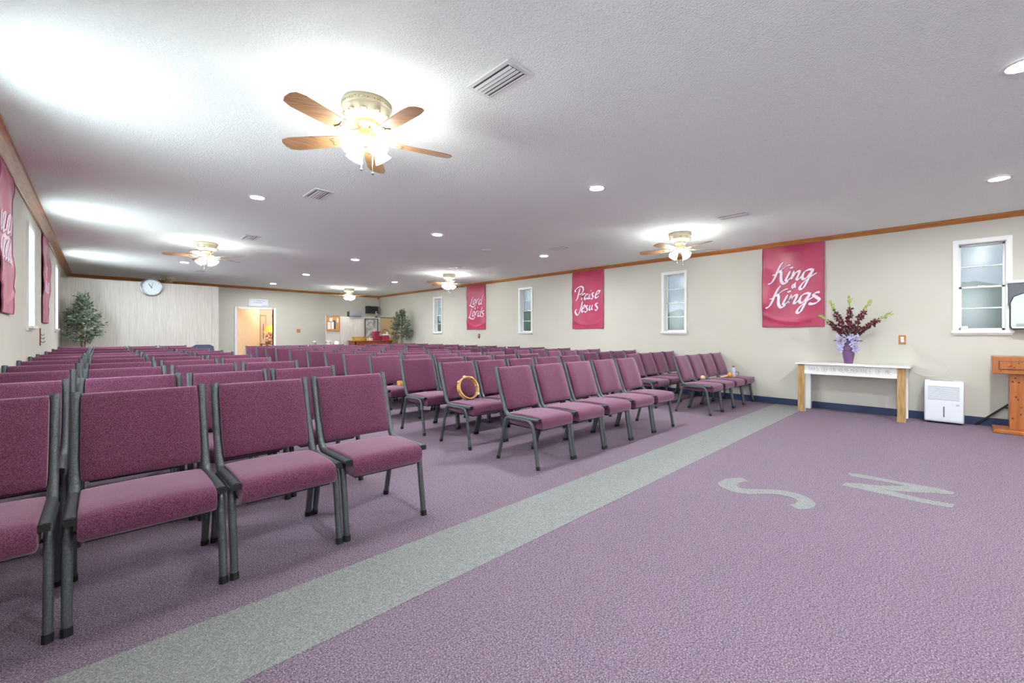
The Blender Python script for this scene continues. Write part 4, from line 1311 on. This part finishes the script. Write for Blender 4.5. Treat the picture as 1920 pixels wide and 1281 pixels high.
t = thing('basket', 'yellow rectangular basket on the left of the brown desk', 'basket', (6.10, 13.55, 0.885))
w0, w1 = 0.17, 0.195
m = MB().add([(-w0, -0.1, 0), (w0, -0.1, 0), (w0, 0.1, 0), (-w0, 0.1, 0), (-w1, -0.12, 0.12), (w1, -0.12, 0.12), (w1, 0.12, 0.12), (-w1, 0.12, 0.12)],
             [(0, 1, 2, 3), (0, 4, 5, 1), (1, 5, 6, 2), (2, 6, 7, 3), (3, 7, 4, 0)])
m.build('body', 'basket_yellow', t)
rim = MB()
for (a, b, c, d_) in ((-w1 - .005, w1 + .005, -0.128, -0.115), (-w1 - .005, w1 + .005, 0.115, 0.128), (-w1 - .005, -w1 + .006, -0.115, 0.115), (w1 - .006, w1 + .005, -0.115, 0.115)):
    rim.box(a, b, c, d_, 0.112, 0.126)
rim.build('rim', 'basket_yellow', t)
t = thing('cardboard_box', 'small beige box between the yellow basket and the maroon box', 'box', (6.42, 13.50, 0.885))
MB().cbox(-0.10, 0.10, -0.07, 0.07, 0, 0.085, 0.003).build('carton', 'cardboard', t)
MB().box(-0.02, 0.02, -0.0715, 0.0715, 0.0, 0.0862).build('tape', 'paper', t)
t = thing('maroon_box', 'tall maroon open box on the brown desk', 'box', (6.68, 13.50, 0.885))
MB().cbox(-0.11, 0.06, -0.1, 0.1, 0, 0.30, 0.004).build('case', 'maroon', t)
MB().box(0.06, 0.13, -0.09, 0.09, 0, 0.12).build('lower_tray', 'maroon', t)
MB().box(0.06, 0.12, -0.09, 0.09, 0.26, 0.30).build('lid', 'maroon', t)
t = thing('plastic_crate', 'pink plastic crate on the right of the brown desk', 'crate', (6.97, 13.50, 0.885))
MB().cbox(-0.13, 0.13, -0.1, 0.1, 0, 0.15, 0.006).build('tub', 'crate_pink', t)
for z in (0.04, 0.08, 0.12):
    MB().cbox(-0.134, 0.134, -0.104, 0.104, z, z + 0.012, 0.002).build('rib', 'crate_pink', t)
t = thing('white_cloth', 'crumpled white cloth heaped on the pink crate', 'cloth', (6.98, 13.50, 1.036))
m = MB(); rr = random.Random(9)
for k in range(9):
    m.blob((rr.uniform(-0.09, 0.09), rr.uniform(-0.06, 0.06), 0.028 + rr.uniform(0, 0.02)), 0.05, 9, 6, (1.1, 1, 0.55))
m.build('folds', 'paper', t, True)
MB().tube([(0.09, -0.06, 0.04), (0.125, -0.10, 0.02), (0.14, -0.125, -0.07)], [0.02, 0.018, 0.006], 7).build('hanging_corner', 'paper', t, True)
t = thing('leaning_basket', 'small dark ring wreath standing behind the crate', 'wreath', (7.12, 13.72, 0.885))
MB().lathe([(0.10, -0.012), (0.12, 0), (0.10, 0.012), (0.085, 0)], (0, 0, 0.27), 24, axis='y', cap=False).build('ring', 'bark', t, True)
MB().box(-0.02, 0.02, -0.012, 0.012, 0.0, 0.16).build('support', 'bark', t)
MB().blob((0.06, -0.01, 0.24), 0.045, 10, 6).build('bow', 'paper', t, True)

t = thing('side_table', 'low table holding cups behind the centre chairs', 'table', (4.95, 13.45, 0))
MB().cbox(-0.45, 0.52, -0.22, 0.22, 0.74, 0.765, 0.005).build('table_top', 'table_white', t)
for sx in (-0.42, 0.49):
    for sy in (-0.19, 0.19):
        MB().box(sx - 0.015, sx + 0.015, sy - 0.015, sy + 0.015, 0, 0.74).build('leg', 'gunmetal', t)
t = thing('grey_cup', 'grey and white cup standing alone left of the kettle', 'cup', (4.66, 13.40, 0.765))
MB().lathe([(0.045, 0), (0.05, 0.09), (0.048, 0.095)], n=18).build('body', 'appliance_slot', t, True)
MB().lathe([(0.05, 0.095), (0.046, 0.12), (0.02, 0.13), (0.001, 0.13)], n=18).build('lid', 'outlet_white', t, True)
t = thing('kettle', 'small white rounded kettle beside the posy', 'kettle', (5.32, 13.40, 0.765))
MB().lathe([(0.05, 0), (0.062, 0.03), (0.062, 0.07), (0.045, 0.11), (0.03, 0.125), (0.001, 0.13)], n=20).build('body', 'outlet_white', t, True)
MB().blob((0, 0, 0.138), 0.012, 8, 5).build('lid_knob', 'ink', t, True)
MB().tube([(0.055, 0, 0.03), (0.09, 0, 0.06), (0.05, 0, 0.10)], 0.007, 6).build('handle', 'outlet_white', t, True)
MB().tube([(-0.055, 0, 0.05), (-0.09, 0, 0.10)], [0.014, 0.008], 8).build('spout', 'outlet_white', t, True)
t = thing('posy', 'tiny posy of white flowers in a pot before the low partition', 'flowers', (5.06, 13.40, 0.765))
MB().lathe([(0.035, 0), (0.045, 0.05), (0.001, 0.05)], n=16).build('pot', 'outlet_white', t, True)
m = MB(); l_ = MB(); rr = random.Random(2)
for k in range(16):
    m.blob((rr.uniform(-.075, .075), rr.uniform(-.05, .05), 0.06 + rr.uniform(0, .08)), 0.014, 6, 4)
    l_.blob((rr.uniform(-.07, .07), rr.uniform(-.05, .05), 0.05 + rr.uniform(0, .06)), 0.018, 6, 4, (1, 1, 0.5))
m.build('blossoms', 'paper', t); l_.build('greenery', 'leaf_green', t)

t = thing('door_sign', 'white sign with faint lettering above the doorway', 'sign', (3.70, yb(3.70) - 0.002, 2.11))
MB().cbox(-0.28, 0.28, -0.012, 0, -0.115, 0.115, 0.004).build('board', 'sign_white', t)
for (x0, x1, z) in ((-0.05, 0.20, 0.06), (-0.12, 0.14, 0.0), (0.10, 0.26, -0.085)):
    for k in range(5):
        a = x0 + (x1 - x0) * k / 5
        MB().box(a, a + (x1 - x0) / 7, -0.0135, -0.012, z - 0.012, z + 0.012).build('print_mark', 'sign_ink', t)
t = thing('light_switch', 'brown switch plate on the back wall right of the doorway', 'switch', (4.90, yb(4.90) - 0.001, 1.21))
MB().cbox(-0.06, 0.06, -0.008, 0, -0.06, 0.06, 0.002).build('plate', 'outlet_tan', t)
for x in (-0.025, 0.025):
    MB().cbox(x - 0.006, x + 0.006, -0.016, -0.008, -0.012, 0.012, 0.002).build('toggle', 'outlet_tan', t)

# left wall: small hook rail
t = thing('wall_hook', 'small dark hook rail on the left wall below the windows', 'hook', (XL, 8.9, 1.09))
MB().box(0, 0.012, -0.02, 0.02, -0.14, 0.10).build('rail', 'desk_brown', t)
for k in range(3):
    MB().tube([(0.01, 0.0, 0.02 - 0.05 * k), (0.03, 0.02 * k, 0.0 - 0.05 * k), (0.045, 0.03 * k, 0.02 - 0.05 * k)], 0.005, 6).build('hook', 'gunmetal', t)

# inside the back room: lamp table with flowers, picture, narrow door
t = thing('lamp_table', 'small table under the yellow lamp in the room beyond the doorway', 'table', (4.46, 17.45, 0))
MB().cbox(-0.19, 0.40, -0.42, 0.40, 0.72, 0.745, 0.005).build('table_top', 'desk_brown', t)
for sx in (-0.15, 0.36):
    for sy in (-0.38, 0.36):
        MB().box(sx - 0.02, sx + 0.02, sy - 0.02, sy + 0.02, 0, 0.72).build('leg', 'desk_brown', t)
t = thing('table_lamp', 'lit table lamp with yellow shade seen through the doorway', 'lamp', (4.535, 17.72, 0.745))
MB().lathe([(0.07, 0), (0.075, 0.015), (0.03, 0.03), (0.045, 0.12), (0.05, 0.2), (0.02, 0.30), (0.012, 0.42)], n=20).build('base', 'brass', t, True)
MB().lathe([(0.19, 0.42), (0.10, 0.68), (0.098, 0.68), (0.188, 0.42)], n=28, cap=False).build('lamp_shade', 'lamp_shade', t, True)
MB().blob((0, 0, 0.50), 0.03, 10, 7).build('bulb', 'lamp_bulb', t, True)
MB().tube([(0, 0, 0.66), (0, 0, 0.74)], 0.006, 6).build('finial', 'brass', t)
t = thing('flower_basket', 'orange and cream flower arrangement below the yellow lamp', 'flowers', (4.385, 17.2, 0.745))
rr = random.Random(4)
MB().lathe([(0.08, 0), (0.11, 0.09), (0.10, 0.09), (0.001, 0.03)], n=18).build('basket', 'bark', t, True)
m, q = MB(), MB()
for k in range(46):
    (m if k % 2 else q).blob((rr.uniform(-.12, .14), rr.uniform(-.12, .12), 0.09 + rr.random() * 0.30), rr.uniform(.025, .045), 7, 5)
m.build('orange_blossoms', 'orange_flower', t, True)
q.build('cream_blossoms', 'paper', t, True)
d2 = structure(MB().box(4.43, 4.66, RY - 0.03, RY, 0, 1.84).build('door_2', 'tan_board'), 'narrow tan door beyond the doorway')
MB().box(4.47, 4.62, RY - 0.036, RY - 0.03, 0.05, 1.78).build('door_panel', 'cream_wall', d2)
MB().tube([(4.56, RY - 0.04, 0.9), (4.56, RY - 0.04, 1.5)], 0.012, 6).build('coat_rail', 'desk_brown', d2)
t = thing('hall_picture', 'dark framed picture edge beside the yellow lamp', 'picture', (5.18, RY - 0.001, 1.45))
MB().box(-0.3, 0.3, -0.03, 0, -0.35, 0.45).build('frame', 'desk_brown', t)
MB().box(-0.25, 0.25, -0.034, -0.03, -0.30, 0.40).build('print', 'picture_art', t)
